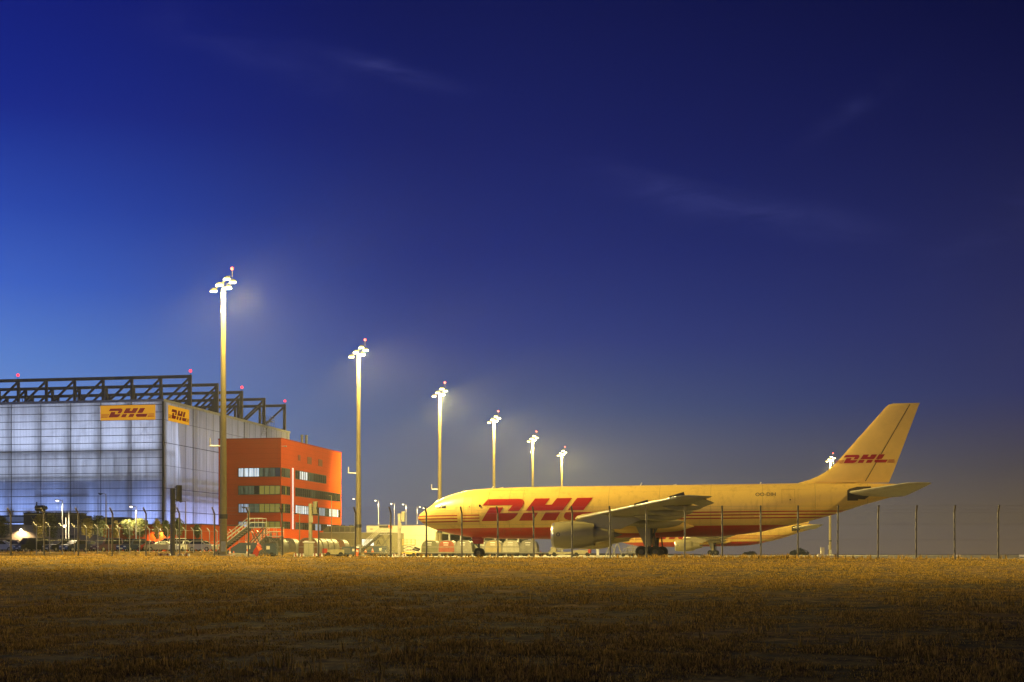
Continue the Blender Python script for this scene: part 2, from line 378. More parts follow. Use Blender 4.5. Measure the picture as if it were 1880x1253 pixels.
# ------------------------------------------------------------------ hangar
HX, HY = at(300, 245.), 245.0
H = thing('hangar', 'tall translucent aircraft hangar glowing blue, with steel roof trusses', 'hangar', (HX, HY, 0), -AL)
WALLH, WID, DEP = 27.3, 66.0, 66.0
def skin_mat():
    m = bpy.data.materials.new('translucent_cladding'); m.use_nodes = True; nt = m.node_tree; nt.nodes.clear(); N = nt.nodes.new; L = nt.links.new
    tc = N('ShaderNodeTexCoord'); mp = N('ShaderNodeMapping'); mp.inputs['Scale'].default_value = (1,1,.06); L(tc.outputs['Object'], mp.inputs[0])
    nz = N('ShaderNodeTexNoise'); nz.inputs['Scale'].default_value = 2.2; nz.inputs['Detail'].default_value = 5; L(mp.outputs[0], nz.inputs[0])
    mr = N('ShaderNodeMapRange'); mr.inputs[1].default_value = .25; mr.inputs[2].default_value = .75; mr.inputs[3].default_value = .55; mr.inputs[4].default_value = .85; L(nz.outputs[0], mr.inputs[0])
    cb = N('ShaderNodeCombineColor'); 
    for i in range(3): L(mr.outputs[0], cb.inputs[i])
    t = N('ShaderNodeBsdfTranslucent'); L(cb.outputs[0], t.inputs[0])
    d = N('ShaderNodeBsdfDiffuse'); d.inputs[0].default_value = (.42,.41,.39,1)
    gl = N('ShaderNodeBsdfGlossy'); gl.inputs['Roughness'].default_value = .3; gl.inputs[0].default_value = (.5,.5,.5,1)
    m1 = N('ShaderNodeMixShader'); m1.inputs[0].default_value = .5; L(t.outputs[0], m1.inputs[1]); L(d.outputs[0], m1.inputs[2])
    m2 = N('ShaderNodeMixShader'); m2.inputs[0].default_value = .04; L(m1.outputs[0], m2.inputs[1]); L(gl.outputs[0], m2.inputs[2])
    o = N('ShaderNodeOutputMaterial'); L(m2.outputs[0], o.inputs[0]); return m
SK = skin_mat()
b = MB(); b.add([(-WID,0,-1),(-.15,0,-1),(-.15,0,WALLH-.2),(-WID,0,WALLH-.2)], [(0,1,2,3)]); b.make('front_wall', SK, H)
b = MB(); b.add([(0,.15,-1),(0,DEP,-1),(0,DEP,WALLH-.2),(0,.15,WALLH-.2)], [(0,1,2,3)]); b.make('side_wall', SK, H)
b = MB(); b.bx((-WID,DEP,-1), (-.06,DEP+.1,WALLH-.2)); b.bx((-WID-.1,0,-1), (-WID,DEP,WALLH-.2)); b.make('rear_wall', M['dark_box'], H)
b = MB(); b.bx((-WID-.2,-.10,WALLH-.2), (.12,DEP+.2,WALLH+.25)); b.make('roof', M['grey_metal'], H)
b = MB(); b.bx((-.20,-.12,-1), (.10,.18,WALLH-.2)); b.make('corner_post', M['dark_steel'], H)
rail = mat('cladding_rail', (.085,.083,.08), .5, .2)
fr = MB()
for k in range(1, 21):
    z = k*1.33; t = .16 if k in (6, 14) else .10
    fr.bx((-WID,-.07,z-t/2), (-.2,-.001,z+t/2))
for k in range(1, 12): fr.bx((-5.72*k-.3-.045,-.09,-1), (-5.72*k-.3+.045,-.0005,WALLH-.21))
fr.make('front_rails', rail, H)
rib = mat('cladding_rib', (.26,.26,.25), .5); fr = MB()
for k in range(1, 116): fr.bx((-.572*k-.3-.008,-.02,-1), (-.572*k-.3+.008,-.0007,WALLH-.21))
tag(fr.make('cladding_ribs', rib, H), kind='stuff')
fr = MB()
for k in range(1, 7): z = k*3.99; t = .12 if k in (2, 3, 5) else .06; fr.bx((.001,.2,z-t/2), (.06,DEP,z+t/2))
for k in range(1, 6): fr.bx((.0005,12.85*k-.08,-1), (.08,12.85*k+.08,WALLH-.21))
for k in range(1, 20): fr.bx((.0007,3.2*k-.02,-1), (.03,3.2*k+.02,WALLH-.21))
fr.make('side_rails', rail, H)
# steel frame and platforms inside, plus added light-blocking decks, whose shadows show through the skin
st = MB()
for k in range(0, 12):
    x = -5.72*k-.75
    st.bx((x-.3,.5,0), (x+.3,1.1,26.6))
    for z in (12.6, 18.2): st.bx((x-.15,.6,z), (x+.15,5,z+.3))
for z in (12.6, 13.4, 14.2, 18.6): st.bx((-WID+1,.7,z), (-1.2,1.0,z+.28))
for k in range(0, 5):
    st.bx((-1.3,12.85*k+.9,0), (-.6,12.85*k+1.6,26.6)); st.bx((-1.0,12.85*k+5,0), (-.6,12.85*k+5.3,26)); st.bx((-1.0,12.85*k+9,0), (-.6,12.85*k+9.3,26))
for z in (9.6, 10.6, 11.6, 12.6): st.bx((-1.1,1.8,z), (-.7,DEP-1,z+.2))
for x in (-14.4, -14.9, -15.4, -15.9, -16.4): st.bx((x-.09,.35,1), (x+.09,.5,12.5))
for x in (-8.1, -9.4, -17.4): st.bx((x-.2,1,6), (x+.2,1.4,17.5))
for z in (7.6, 10.4): st.bx((-24.5,.4,z), (-14,.55,z+.18))
st.bx((-26.2,.4,7), (-24.9,.8,8)); st.bx((-30,.4,7), (-28.3,.9,8.2))
st.bx((-WID+1,.35,13.25), (-1.2,6.2,13.45)); st.bx((-WID+1,.35,18.25), (-1.2,1.7,18.4))  # long decks added to block the hall light and shade the middle band
for k in (0, 2, 3): x = -5.72*k-.75; st.tube((x-.4,.4,19), (x-5.3,.4,25.5), .05, n=5); st.tube((x-5.3,.4,19), (x-.4,.4,25.5), .05, n=5)
for k in range(11): st.bx((-5.72*k-3.4,.3,13.5), (-5.72*k-3.25,.45,18.2)); st.bx((-5.72*k-5.1,.3,13.5), (-5.72*k-5.0,.45,18.2))
st.make('inner_frame', M['dark_steel'], H)
b = MB(); b.bx((-34,-.2,5.9), (-23.8,-.1,7.3)); wb = b.make('window_band', M['glass_dark'], H)
b = MB(); b.bx((-30.3,-.22,6.15), (-25,-.201,7.05)); b.make('pane', mat('dim_blue_pane', (.03,.05,.1), .2, 0, .3, .8, emit=(.10,.14,.30), estr=.35), wb)
def arealight(name, loc, rot, sx, sy, power, col, parent):
    l = bpy.data.lights.new(name, 'AREA'); l.shape = 'RECTANGLE'; l.size = sx; l.size_y = sy; l.energy = power; l.color = col
    o = bpy.data.objects.new(name, l); COL.objects.link(o); o.location = loc; o.rotation_euler = rot; o.parent = parent; return o
# hall lighting inside: cool work lamps low down, paler lamps under the roof
arealight('hall_lamp', (-33,5.5,5.5), (radians(-84),0,0), 64, 7, 3200*P_HANGAR, (.28,.42,1), H)
arealight('hall_lamp', (-33,7.0,20), (radians(-82),0,0), 64, 9, 3100*P_HANGAR, (.58,.68,1), H)
arealight('hall_lamp', (-6,33,5), (0,radians(-84),0), 7, 62, 3000*P_HANGAR, (.38,.44,1), H)
arealight('hall_lamp', (-7,33,20), (0,radians(-82),0), 9, 62, 1100*P_HANGAR, (.60,.62,.80), H)
# roof trusses
TR = [12.9+12.87*k for k in range(5)]; TZ0, TZ1 = WALLH+.25, 33.1
def beacon(par, loc):
    b = MB(); b.tube((0,0,0), (0,0,.5), .05); o = b.make('obstruction_lamp', M['dark_steel'], par, loc)
    b = MB(); b.lathe([(0,.10),(.06,.26),(.32,.28),(.48,.18),(.54,.001)], (0,0,.5), 'z', 12); b.make('lens', M['red_lamp'], o, smooth=True)
for k, y in enumerate(TR):
    t = MB(); xs = [-.6-5.72*j for j in range(12)]
    t.bx((xs[-1],y-.25,TZ1-.28), (xs[0]+.3,y+.25,TZ1+.28))
    t.bx((xs[-1],y-.2,TZ0+.02), (xs[0]+.28,y+.2,TZ0+.40))
    for j, x in enumerate(xs):
        w = .30 if j == 0 else .22
        t.bx((x-w,y-.22,TZ0+.01 if j else TZ0-.8), (x+w,y+.22,TZ1-.28 if j else TZ1+.29))
        if j < 11: t.beam((xs[j+1]+.1,y,TZ0+.4), (x-.1,y,TZ1-.3), .34, .34)
    if k < 4:
        for j in range(0, 12, 2): t.tube((xs[j],y,TZ1-.1), (xs[j]+(-5.72),y+12.87,TZ0+.3), .07, n=6)
    tr = t.make('roof_truss', M['truss'], H)
    if k in (0, 2, 4): beacon(tr, (xs[0]+.1,y,TZ1+.28))
    if k == 0: beacon(tr, (xs[0]-34.4,y,TZ1+.28))
# roof access stair between the rear trusses
s = MB(); 
for i in range(8): s.box((.6,48+i*.35,WALLH-2.1+i*.42), (.9,.3,.05))
for dx in (.2, 1.0): s.beam((dx,47.8,WALLH-2.1), (dx,50.8,WALLH+1.1), .08); s.beam((dx,47.8,WALLH-1.1), (dx,50.8,WALLH+2.1), .05)
s.box((.6,52,WALLH+1.1), (1.2,2.4,.08)); 
for yy in (50.9, 52, 53.1):
    for dx in (.05, 1.15): s.beam((dx,yy,WALLH-.3), (dx,yy,WALLH+2.2), .05)
for zz_ in (1.65, 2.2): s.beam((1.15,50.9,WALLH+zz_), (1.15,53.1,WALLH+zz_), .05)
s.make('access_stair', M['grey_metal'], H)
# banners
ban_y2 = mat('side_banner_yellow', (.50,.25,.010), .9, 0, .05, .4, spec=0, emit=(.85,.40,.015), estr=.6); ban_r2 = mat('side_banner_red', (.12,.005,.004), 1, 0, .06, 1, spec=0, emit=(.2,.015,.008), estr=.4)  # side banner colours brightened by a glow, as little light reaches them
ban_y = mat('banner_yellow', (.78,.40,.015), .5, 0, .05, .4, emit=(.85,.36,.012), estr=.62); ban_r = mat('banner_red', (.42,.02,.012), .5, 0, .06, 1, emit=(.26,.02,.010), estr=.4)   # glow put into the banner colours in place of light falling on them
def banner(par, name, x0, x1, z0, z1, face):
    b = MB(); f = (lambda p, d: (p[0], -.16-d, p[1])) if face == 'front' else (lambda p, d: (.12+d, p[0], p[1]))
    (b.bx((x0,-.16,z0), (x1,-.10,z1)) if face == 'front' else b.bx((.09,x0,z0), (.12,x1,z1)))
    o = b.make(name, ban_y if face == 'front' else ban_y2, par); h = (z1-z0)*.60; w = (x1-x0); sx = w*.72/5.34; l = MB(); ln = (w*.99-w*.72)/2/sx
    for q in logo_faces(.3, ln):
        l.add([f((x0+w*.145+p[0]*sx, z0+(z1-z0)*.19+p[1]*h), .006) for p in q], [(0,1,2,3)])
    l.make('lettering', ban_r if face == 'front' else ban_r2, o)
banner(H, 'banner', -11.75, -1.45, 23.95, 26.55, 'front')
banner(H, 'banner', 1.75, 10.9, 23.9, 26.7, 'side')

# ------------------------------------------------------------------ orange office tower
TX, TY = at(516, 267.), 267.0
T = thing('office_building', 'orange metal clad office block with ribbon windows beside the hangar', 'building', (TX, TY, 0), -AL)
TH, TW, TD = 22.4, 12.6, 38.6
b = MB(); b.bx((-TW,0,-.5), (0,TD,TH)); b.make('wall', M['orange_wall'], T)
seam = MB()
for k in range(1, 23):
    z = k*.98
    seam.bx((-TW+.01,-.006,z-.012), (-.01,-.0005,z+.012)); seam.bx((.0005,.01,z-.012), (.006,TD-.01,z+.012))
seam.make('cladding_seams', M['orange_dark'], T)
b = MB(); b.bx((-TW-.08,-.10,TH), (.10,TD+.08,TH+.18)); b.make('roof_edge', M['orange_dark'], T)
pane_m = {
 'dark': mat('unlit_pane', (.028,.032,.026), .12, 0, .5, .9, spec=.7),
 'olive': mat('dim_yellow_pane', (.10,.09,.02), .2, 0, .3, .8, emit=(.42,.36,.05), estr=.42),
 'green': mat('dim_green_pane', (.04,.05,.04), .15, 0, .5, .7, emit=(.10,.13,.08), estr=.5),
 'lit': mat('lit_office_pane', (.5,.55,.6), .2, 0, .2, 1.2, emit=(.70,.86,1.0), estr=.85),
 'blue': mat('lit_blue_pane', (.3,.35,.45), .2, 0, .3, 1, emit=(.42,.55,.75), estr=.6)}
def blinds(m):                                     # vertical blinds seen through the glass
    nt = m.node_tree; N = nt.nodes.new; L = nt.links.new; b = nt.nodes['Principled BSDF']; tc = N('ShaderNodeTexCoord')
    mp = N('ShaderNodeMapping'); mp.inputs['Scale'].default_value = (1,1,.03); L(tc.outputs['Object'], mp.inputs[0])
    n = N('ShaderNodeTexNoise'); n.inputs['Scale'].default_value = 1.9; n.inputs['Detail'].default_value = 3; L(mp.outputs[0], n.inputs[0])
    r = N('ShaderNodeMapRange'); r.inputs[1].default_value = .40; r.inputs[2].default_value = .56; r.inputs[3].default_value = .25; r.inputs[4].default_value = 1.1; L(n.outputs[0], r.inputs[0])
    k = N('ShaderNodeMath'); k.operation = 'MULTIPLY'; k.inputs[1].default_value = b.inputs['Emission Strength'].default_value; L(r.outputs[0], k.inputs[0]); L(k.outputs[0], b.inputs['Emission Strength'])
for k in ('lit', 'blue', 'green'): blinds(pane_m[k])
frame_m = mat('window_frame', (.05,.045,.04), .5)
mull_m = mat('window_mullion', (.07,.06,.035), .45, .3)
def band(face, a0, a1, z0, z1, runs):
    def put(mb, a, b_, z0_, z1_, o0, o1):
        if face == 'front': mb.bx((a,-o1,z0_), (b_,-o0,z1_))
        else: mb.bx((o0,a,z0_), (o1,b_,z1_))
    fr = MB(); put(fr, a0, a1, z0, z1, -.02, .03); f = fr.make('window', frame_m, T)
    tot = sum(n for _, n in runs); w = (a1-a0)/tot; p = a0
    for kind, n in runs:
        pn = MB()
        for i in range(n): put(pn, p+i*w+.06, p+(i+1)*w-.06, z0+.09, z1-.09, .031, .042)
        pn.make('pane', pane_m[kind], f); p += n*w
    ml = MB()
    put(ml, a0, a1, z0, z0+.08, .030, .095); put(ml, a0, a1, z1-.08, z1, .030, .095)
    for i in range(tot+1): put(ml, a0+i*w-.045, a0+i*w+.045, z0, z1, .031, .10)
    ml.make('mullions', mull_m, f)
ZB = [15.15, 11.75, 8.30, 4.90]; WH = 1.75
fr_runs = [[('lit',1),('blue',1),('lit',2),('green',4),('dark',0)], [('green',3),('dark',1),('olive',4)], [('blue',2),('green',2),('olive',4)], [('blue',2),('green',3),('olive',3)]]
fr_runs[0] = [('lit',2),('lit',2),('green',3),('dark',1)]
c_runs = [[('dark',2),('green',3)], [('dark',2),('olive',1),('dark',2)], [('dark',1),('olive',1),('dark',3)], [('olive',1),('green',1),('dark',3)]]
s_runs = [[('dark',2),('lit',4),('green',3),('dark',7)], [('dark',7),('green',2),('dark',13)], [('lit',7),('dark',4),('blue',3),('green',2),('lit',5),('dark',1)], [('green',3),('dark',6),('blue',3),('dark',3),('lit',5),('green',2)]]
for i, z in enumerate(ZB):
    band('front', -8.55, -.15, z, z+WH, fr_runs[i])
    band('side', .15, 4.9, z, z+WH, c_runs[i])
    band('side', 8.2, 27.6 if i == 0 else 37.6, z, z+WH, s_runs[i])
b = MB(); b.bx((.001,6.3,.5), (.10,6.95,17.2)); b.make('light_strip', mat('light_strip', (.8,.8,.8), .3, 0, .25, .8, emit=(.80,.78,.86), estr=.62), T)
for y in (9.8, 15.5, 22.5):
    b = MB(); b.bx((.002,y,18.6 if y > 9.9 else 18.9), (.07,y+(2.6 if y > 9.9 else 1.3),20.0))
    for k in range(6): b.bx((.07,y+.05,18.95+k*.17), (.10,y+1.25 if y < 9.9 else y+2.55,19.02+k*.17))
    b.make('vent', mat('louvre', (.26,.075,.03), .6), T)
b = MB(); b.tube((.0,.3,21.0), (.6,.3,21.0), .05); b.box((.8,.2,20.95), (.5,.2,.2)); b.make('camera', M['white'], T)
for k, x in enumerate((-2.3, -1.7)):
    b = MB(); b.tube((x,19+k,TH+.18), (x,19+k,TH+2.2), .28, n=12); b.tube((x,19+k,TH+2.2), (x,19+k,TH+2.35), .36, n=12); b.make('flue', M['grey_metal'], T)

# ------------------------------------------------------------------ low annex in front of hangar and tower
AX, AY = at(370, 225.), 225.0
A = thing('annex_building', 'long one storey annex, cream on the left and orange on the right', 'building', (AX, AY, 0), -AL)
AH = 5.15
b = MB(); b.bx((-17,0,-.5), (0,18,AH)); b.make('orange_wall', M['orange_wall'], A)
b = MB(); b.bx((-1.5,18.01,-.5), (0,63,AH)); b.make('side_wing', M['orange_wall'], A)
b = MB(); b.bx((-34,.02,-.5), (-17.01,18,AH-.02)); b.make('grey_wall', mat('grey_render', (.30,.27,.21), .7, 0, .1, .4), A)
b = MB(); b.bx((-75,.01,-.5), (-34.01,18,AH-.01)); b.make('cream_wall', mat('cream_render', (.52,.45,.34), .7, 0, .1, .4), A)
b = MB(); b.bx((-75.1,-.08,AH), (.08,18.1,AH+.12)); b.make('roof_edge', M['dark_box'], A)
for x in (-54.5, -48.3, -42.1, -36.0, -24.5):
    b = MB(); b.bx((x,-.02,-.4), (x+2.7,.06,3.45)); o = b.make('garage_door', M['dark_steel'], A)
    b = MB()
    for k in range(7): b.bx((x+.05,-.05,.3+k*.42), (x+2.65,-.021,.66+k*.42))
    b.make('door_slats', mat('door_slats', (.10,.09,.08), .5), o)
def wall_lamp(x, z):
    b = MB(); b.box((0,-.12,0), (.3,.22,.2)); o = b.make('wall_lamp', M['dark_steel'], A, (x,0,z))
    b = MB(); b.box((0,-.20,-.13), (.34,.34,.10)); b.box((0,-.26,0), (.3,.06,.24)); b.make('lens', M['lamp_dim'], o)
    l = bpy.data.lights.new('wall_lamp_light', 'SPOT'); l.energy = 1500; l.color = (1,.66,.34); l.spot_size = radians(150); l.spot_blend = .5; l.shadow_soft_size = .15
    q = bpy.data.objects.new('wall_lamp_light', l); COL.objects.link(q); q.parent = o; q.location = (0,-.8,-.1); q.rotation_euler = (radians(14),0,0)
wall_lamp(-31.3-.05, 4.4); wall_lamp(-7.1, 4.4)
# plant rooms and tank on the annex roof
b = MB(); b.bx((0,0,0), (7.6,7,1.85)); b.bx((-.08,-.08,1.85), (7.68,7.08,2.0)); b.bx((3,-.04,.1), (4,0,1.7))
bxo = b.make('plant_room', M['dark_box'], None, loc=(AX-31.6*cos(AL)+1*sin(AL), AY+31.6*sin(AL)+1*cos(AL), AH+.12), rz=-AL); tag(bxo, 'dark boxy plant room on the cream annex roof', 'roof plant')
b = MB(); b.bx((0,0,0), (10.4,6,.75)); b.bx((5,.5,.75), (8.6,4,1.15)); b.bx((1,.5,.75), (1.3,4,1.5)); b.prism([(8.6,.75),(10.8,.75),(8.6,1.05)], .6, 4)
tag(b.make('air_handling_unit', M['dark_box'], None, loc=(AX-22.8*cos(AL)+1*sin(AL), AY+22.8*sin(AL)+1*cos(AL), AH+.12), rz=-AL), 'long low dark ventilation unit on the grey annex roof', 'roof plant')
tk = thing('roof_tank', 'dark horizontal pipe silencer on legs on the plant room roof', 'tank', (AX-29.0*cos(AL)+2*sin(AL), AY+29.0*sin(AL)+2*cos(AL), AH+2.12), -AL)
b = MB(); b.lathe([(0,.02),(.05,.45),(1.6,.45),(1.7,.3),(2.0,.3)], (-1,0,.75), 'x', 16, cap=(True,True)); b.make('drum', M['dark_box'], tk, smooth=True)
b = MB(); b.tube((-.8,0,1.15), (-.8,0,1.75), .12); b.make('stack', M['dark_box'], tk)
for dx in (-.6, .5): b = MB(); b.bx((dx-.06,-.4,0), (dx+.06,.4,.38)); b.make('leg', M['dark_steel'], tk)

# ------------------------------------------------------------------ sheds beyond the apron equipment
def shed(name, label, px0, px1, Y, ytop, m, depth, extra=None):
    X0 = at(px0, Y); o = thing(name, label, 'building', (X0, Y, 0), -AL)
    X1 = at(px1, Y); w = (X1-X0)/cos(AL); h = zz(ytop, Y)
    b = MB(); b.bx((0,0,-.2), (w,depth,h)); b.make('wall', m, o)
    b = MB(); b.bx((-.06,-.06,h), (w+.06,depth+.06,h+.12)); b.make('roof_edge', M['grey_metal'], o)
    s = MB()
    for k in range(1, int(h/1.1)): s.bx((.01,-.008,k*1.1-.015), (w-.01,-.0005,k*1.1+.015))
    s.make('cladding_seams', mat('seam', (.3,.28,.2), .6), o)
    return o, w, h
S1, w1, h1 = shed('cargo_shed', 'low cream cargo shed behind the aircraft nose', 673, 800, 300., 966, M['cream'], 30)
b = MB(); b.bx((w1,.6,-.2), (w1+.5,29,h1-1.2)); b.make('side_pier', M['greygreen'], S1)
b = MB(); b.bx((w1+.5,3,h1-1.75), (w1+18,29,h1-.9)); b.make('canopy_roof', M['greygreen'], S1)
for k in range(7): b = MB(); b.bx((w1+2.2+k*2.5,3.2,-.2), (w1+2.5+k*2.5,3.6,h1-1.75)); b.make('column', M['grey_metal'], S1)
b = MB(); b.bx((w1+.5,12,-.2), (w1+18,12.3,h1-1.75)); b.make('bay_wall', M['dark_box'], S1)
b = MB(); vs, fs = text_mesh('-', 1.3); b.bx((.8,-.02,h1-.75), (1.4,-.01,h1-.6)); b.make('vent', M['text_dark'], S1)
S2, w2, h2 = shed('service_building', 'grey flat roofed service building with a large letter A', 563, 716, 285., 979, M['greygreen'], 12)
vs, fs = text_mesh('A', 1.45); b = MB(); b.add([(x+at(697,285)-at(563,285)+.25, -.02, z+zz(1001,285)) for x, z, _ in vs], fs); b.make('lettering', M['text_dark'], S2)
b = MB(); b.bx((11.6,-.03,2.0), (14.2,.05,3.5)); wn = b.make('window', frame_m, S2)
b = MB()
for k in range(3): b.bx((11.7+k*.84,-.045,2.1), (12.46+k*.84,-.031,3.4))
b.make('pane', pane_m['lit'], wn)
ru = thing('rooftop_unit', 'olive air conditioning plant on the grey service building roof', 'roof plant', (at(600,288), 288, h2+.12), -AL)
b = MB(); b.bx((0,0,0), (6.2,4,1.35)); b.prism([(-1.6,0),(0,0),(0,1.2)], .2, 3.8); b.make('casing', M['greygreen'], ru)
b = MB()
for k in range(5): b.bx((.5+k*1.15,-.03,.2), (1.45+k*1.15,-.001,1.15))
b.make('grille', M['alu_dark'], ru)
b = MB()
for k in range(3): b.tube((1+k*1.8,2,1.35), (1+k*1.8,2,1.55), .5, n=14)
b.make('fans', M['dark_steel'], ru)

# ------------------------------------------------------------------ apron light masts
MASTS = [(at(410,152)+k*50.5*tan(AL), 152.+k*50.5) for k in range(6)]
HEADS = [(-1.0,-.15,-.75), (-.35,-.2,-.12), (.42,.1,.62), (1.08,-.1,.22), (.52,.1,-.38)]
def build_mast():
    t = thing('light_mast', 'x', 'light mast', (0,0,0), 0, 'apron light masts')
    b = MB(); b.lathe([(0,.42),(9,.37),(29.2,.23)], (0,0,0), 'z', 10, cap=(True,True)); b.make('pole', M['pole'], t, smooth=True, angle=20)
    b = MB(); b.box((0,0,.15), (1.8,1.8,.3)); b.make('footing', M['concrete'], t)
    b = MB(); b.lathe([(0,.46),(.5,.46)], (0,0,4.2), 'z', 10, cap=(True,True)); b.make('collar', M['dark_steel'], t)
    b = MB(); b.box((.1,-.42,1.2), (.5,.12,1.1)); b.make('hatch', M['grey_metal'], t)
    b = MB(); b.tube((-.25,0,12.1), (-1.45,0,12.1), .07); b.tube((-1.45,0,12.1), (-1.45,0,13.0), .08); b.make('antenna_arm', M['white'], t)
    b = MB(); b.beam((-1.1,0,29.2-.25), (.75,0,30.65-.1), .12); b.beam((0,0,29), (0,0,29.9), .14); b.beam((.35,0,29.7), (1.1,-.05,29.75), .08); b.beam((.1,0,29.2), (.55,.1,29.2), .08)
    for dz in (28.7, 28.95): b.lathe([(0,.36),(.06,.36)], (0,0,dz), 'z', 10, cap=(True,True))
    b.make('head_frame', M['lamp_case'], t)
    for hx, hy, hz in HEADS:
        b = MB(); b.box((hx,hy,29.78+hz), (.62,.55,.20), rx=radians(18)); b.box((hx,hy+.08,29.92+hz), (.34,.3,.14), rx=radians(18)); f = b.make('floodlight', M['lamp_case'], t)
        b = MB(); b.box((hx,hy-.07,29.62+hz), (.66,.60,.16), rx=radians(18)); b.make('lens', M['lamp'], f)
    b = MB(); b.tube((.95,.1,30.5), (.95,.1,31.25), .04); o = b.make('obstruction_lamp', M['dark_steel'], t)
    b = MB(); b.lathe([(0,.08),(.05,.16),(.22,.18),(.34,.001)], (.95,.1,31.25), 'z', 10); b.make('lens', M['red_lamp'], o, smooth=True)
    return t
def spot(parent, power, tilt, az, size=136, blend=.55, loc=(.8,.1,29.25)):
    l = bpy.data.lights.new('mast_light', 'SPOT'); l.energy = power; l.color = SODIUM; l.spot_size = radians(size); l.spot_blend = blend; l.shadow_soft_size = .7
    o = bpy.data.objects.new('mast_light', l); COL.objects.link(o); o.parent = parent; o.rotation_euler = (radians(tilt),0,radians(az)); o.location = loc; return o
mast0 = build_mast()
ML = ['tallest looking lit floodlight mast, in front of the hangar and orange block', 'second lit floodlight mast from the left, just right of the orange block', 'lit floodlight mast rising right behind the aircraft cockpit', 'lit floodlight mast fourth from the left, behind the forward fuselage', 'lit floodlight mast fifth from the left, above the company lettering', 'smallest and farthest lit mast of the row, above the forward fuselage']
for k, (x, y) in enumerate(MASTS):
    t = mast0 if k == 0 else dup(mast0)
    t.location = (x, y, 0); t['label'] = ML[k]
X7 = at(1524, 430); m7 = dup(mast0, (X7, 430, 0), 0, 'lone lit floodlight mast behind the aircraft tail fin')
XN, YN = -75., 100.
mn = dup(mast0, (XN, YN, 0), 0, 'floodlight mast by the car park, standing outside the left edge of the picture')
mr_ = dup(mast0, (73, 108, 0), 0, 'floodlight mast standing outside the right edge of the picture')
for k, (x, y) in enumerate(MASTS): pass
ALLM = [o for o in COL.objects if o.name.startswith('light_mast') and o.parent is None]
for o in ALLM:
    near = o in (mn, mr_)
    if o is mn: spot(o, P_NEAR*.36, 74, -76, 48, .5); spot(o, P_NEAR*4.8, 69, -107, 46, 1)
    elif o is mr_: q = spot(o, P_NEAR*.62, 60, 76, 76, .6); q.data.color = (1,.69,.21); spot(o, P_NEAR*3.5, 66, 116, 54, 1)
    else: spot(o, P_MAST*.25, 14, -100, 140, .5); spot(o, P_MAST*(.8 if o is mast0 else 1.4), 68, -85, 64, .6)
    if o is mast0: spot(o, P_MAST*.9, 54, -157, 40, 1)
    if o in (mn, mr_): continue
    l = bpy.data.lights.new('mast_glow', 'POINT'); l.energy = 9000; l.color = SODIUM; l.shadow_soft_size = .9      # light the lamp glasses throw sideways
    q = bpy.data.objects.new('mast_glow', l); COL.objects.link(q); q.parent = o; q.location = (.1,-1.7,29.3)
    spot(o, 80000 if o.location.y < 205 else 105000, 29, -92, 174, .2, (.3,-.9,28.9))
# floodlights on the masts that are turned back towards the buildings
for k, az, pw in ((2, 50, .2), (3, 62, 1.5), (4, 60, 1.5), (2, 10, 1.0), (1, 4, .3), (0, -20, .6), (1, -12, .7), (2, -12, .6)):
    o = [m for m in ALLM if abs(m.location.y-MASTS[k][1]) < .1][0]; spot(o, P_MAST*pw, 62, az, 84 if az > 20 else 44, .8, (-.8,.1,29.2))

# ------------------------------------------------------------------ aircraft
YAW = AL; PITCH = radians(.42); NY = 153.0; NX = at(768, NY)
def fit(px, py, l=0.):
    k = (px-CX)/F; c, s_ = cos(YAW), sin(YAW)
    s = (k*(NY-l*c)-NX+l*s_)/(c+k*s_); Y = NY-s*s_-l*c
    return s, zz(py, Y)-s*tan(PITCH)
TOP = [(768.6,950),(772,944),(782.5,936.6),(795,927.5),(804,919.6),(821,912),(842,905),(859,901),(876,899.2),(906,897),(953,895.4),(1000,894),(1140,892.3),(1280,890.2),(1400,888.9),(1462,887.7),(1530,887.5),(1590,887.3),(1640,888.5),(1690,892.5)]
BOT = [(768.6,953),(770,955.7),(782,965),(797,971.7),(814,977),(836,982),(857,986),(872,988),(914,989.6),(1014,990.4),(1128,988.2),(1240,986.8),(1319,985.2),(1362,981.6),(1400,976.6),(1431,969),(1469,962),(1497,954.5),(1533,944.7),(1584,928),(1635,914),(1677,902.5),(1690,899)]
tp = [fit(*p) for p in TOP]; bt = [fit(*p) for p in BOT]
def interp(t, s): return float(np.interp(s, [p[0] for p in t], [p[1] for p in t]))
S0, S1_ = tp[0][0], tp[-1][0]
def fus(s):
    zt, zb = interp(tp, s), interp(bt, s); b = (zt-zb)/2
    aa = min(2.82, 2.82*(max(0, (s-S0+.03)/7.5))**.52 if s < 7.5 else 2.82)
    if s > 38: aa = 2.82-(2.82-.32)*((s-38)/(S1_-38))**1.25
    return (zt+zb)/2, b, max(aa, .04)
def on_skin(s, z, off=.015):
    zc, b, a_ = fus(s); q = max(-.985, min(.985, (z-zc)/b)); return (s, -(a_*sqrt(1-q*q)+off), z)
yel = (.80,.54,.12)
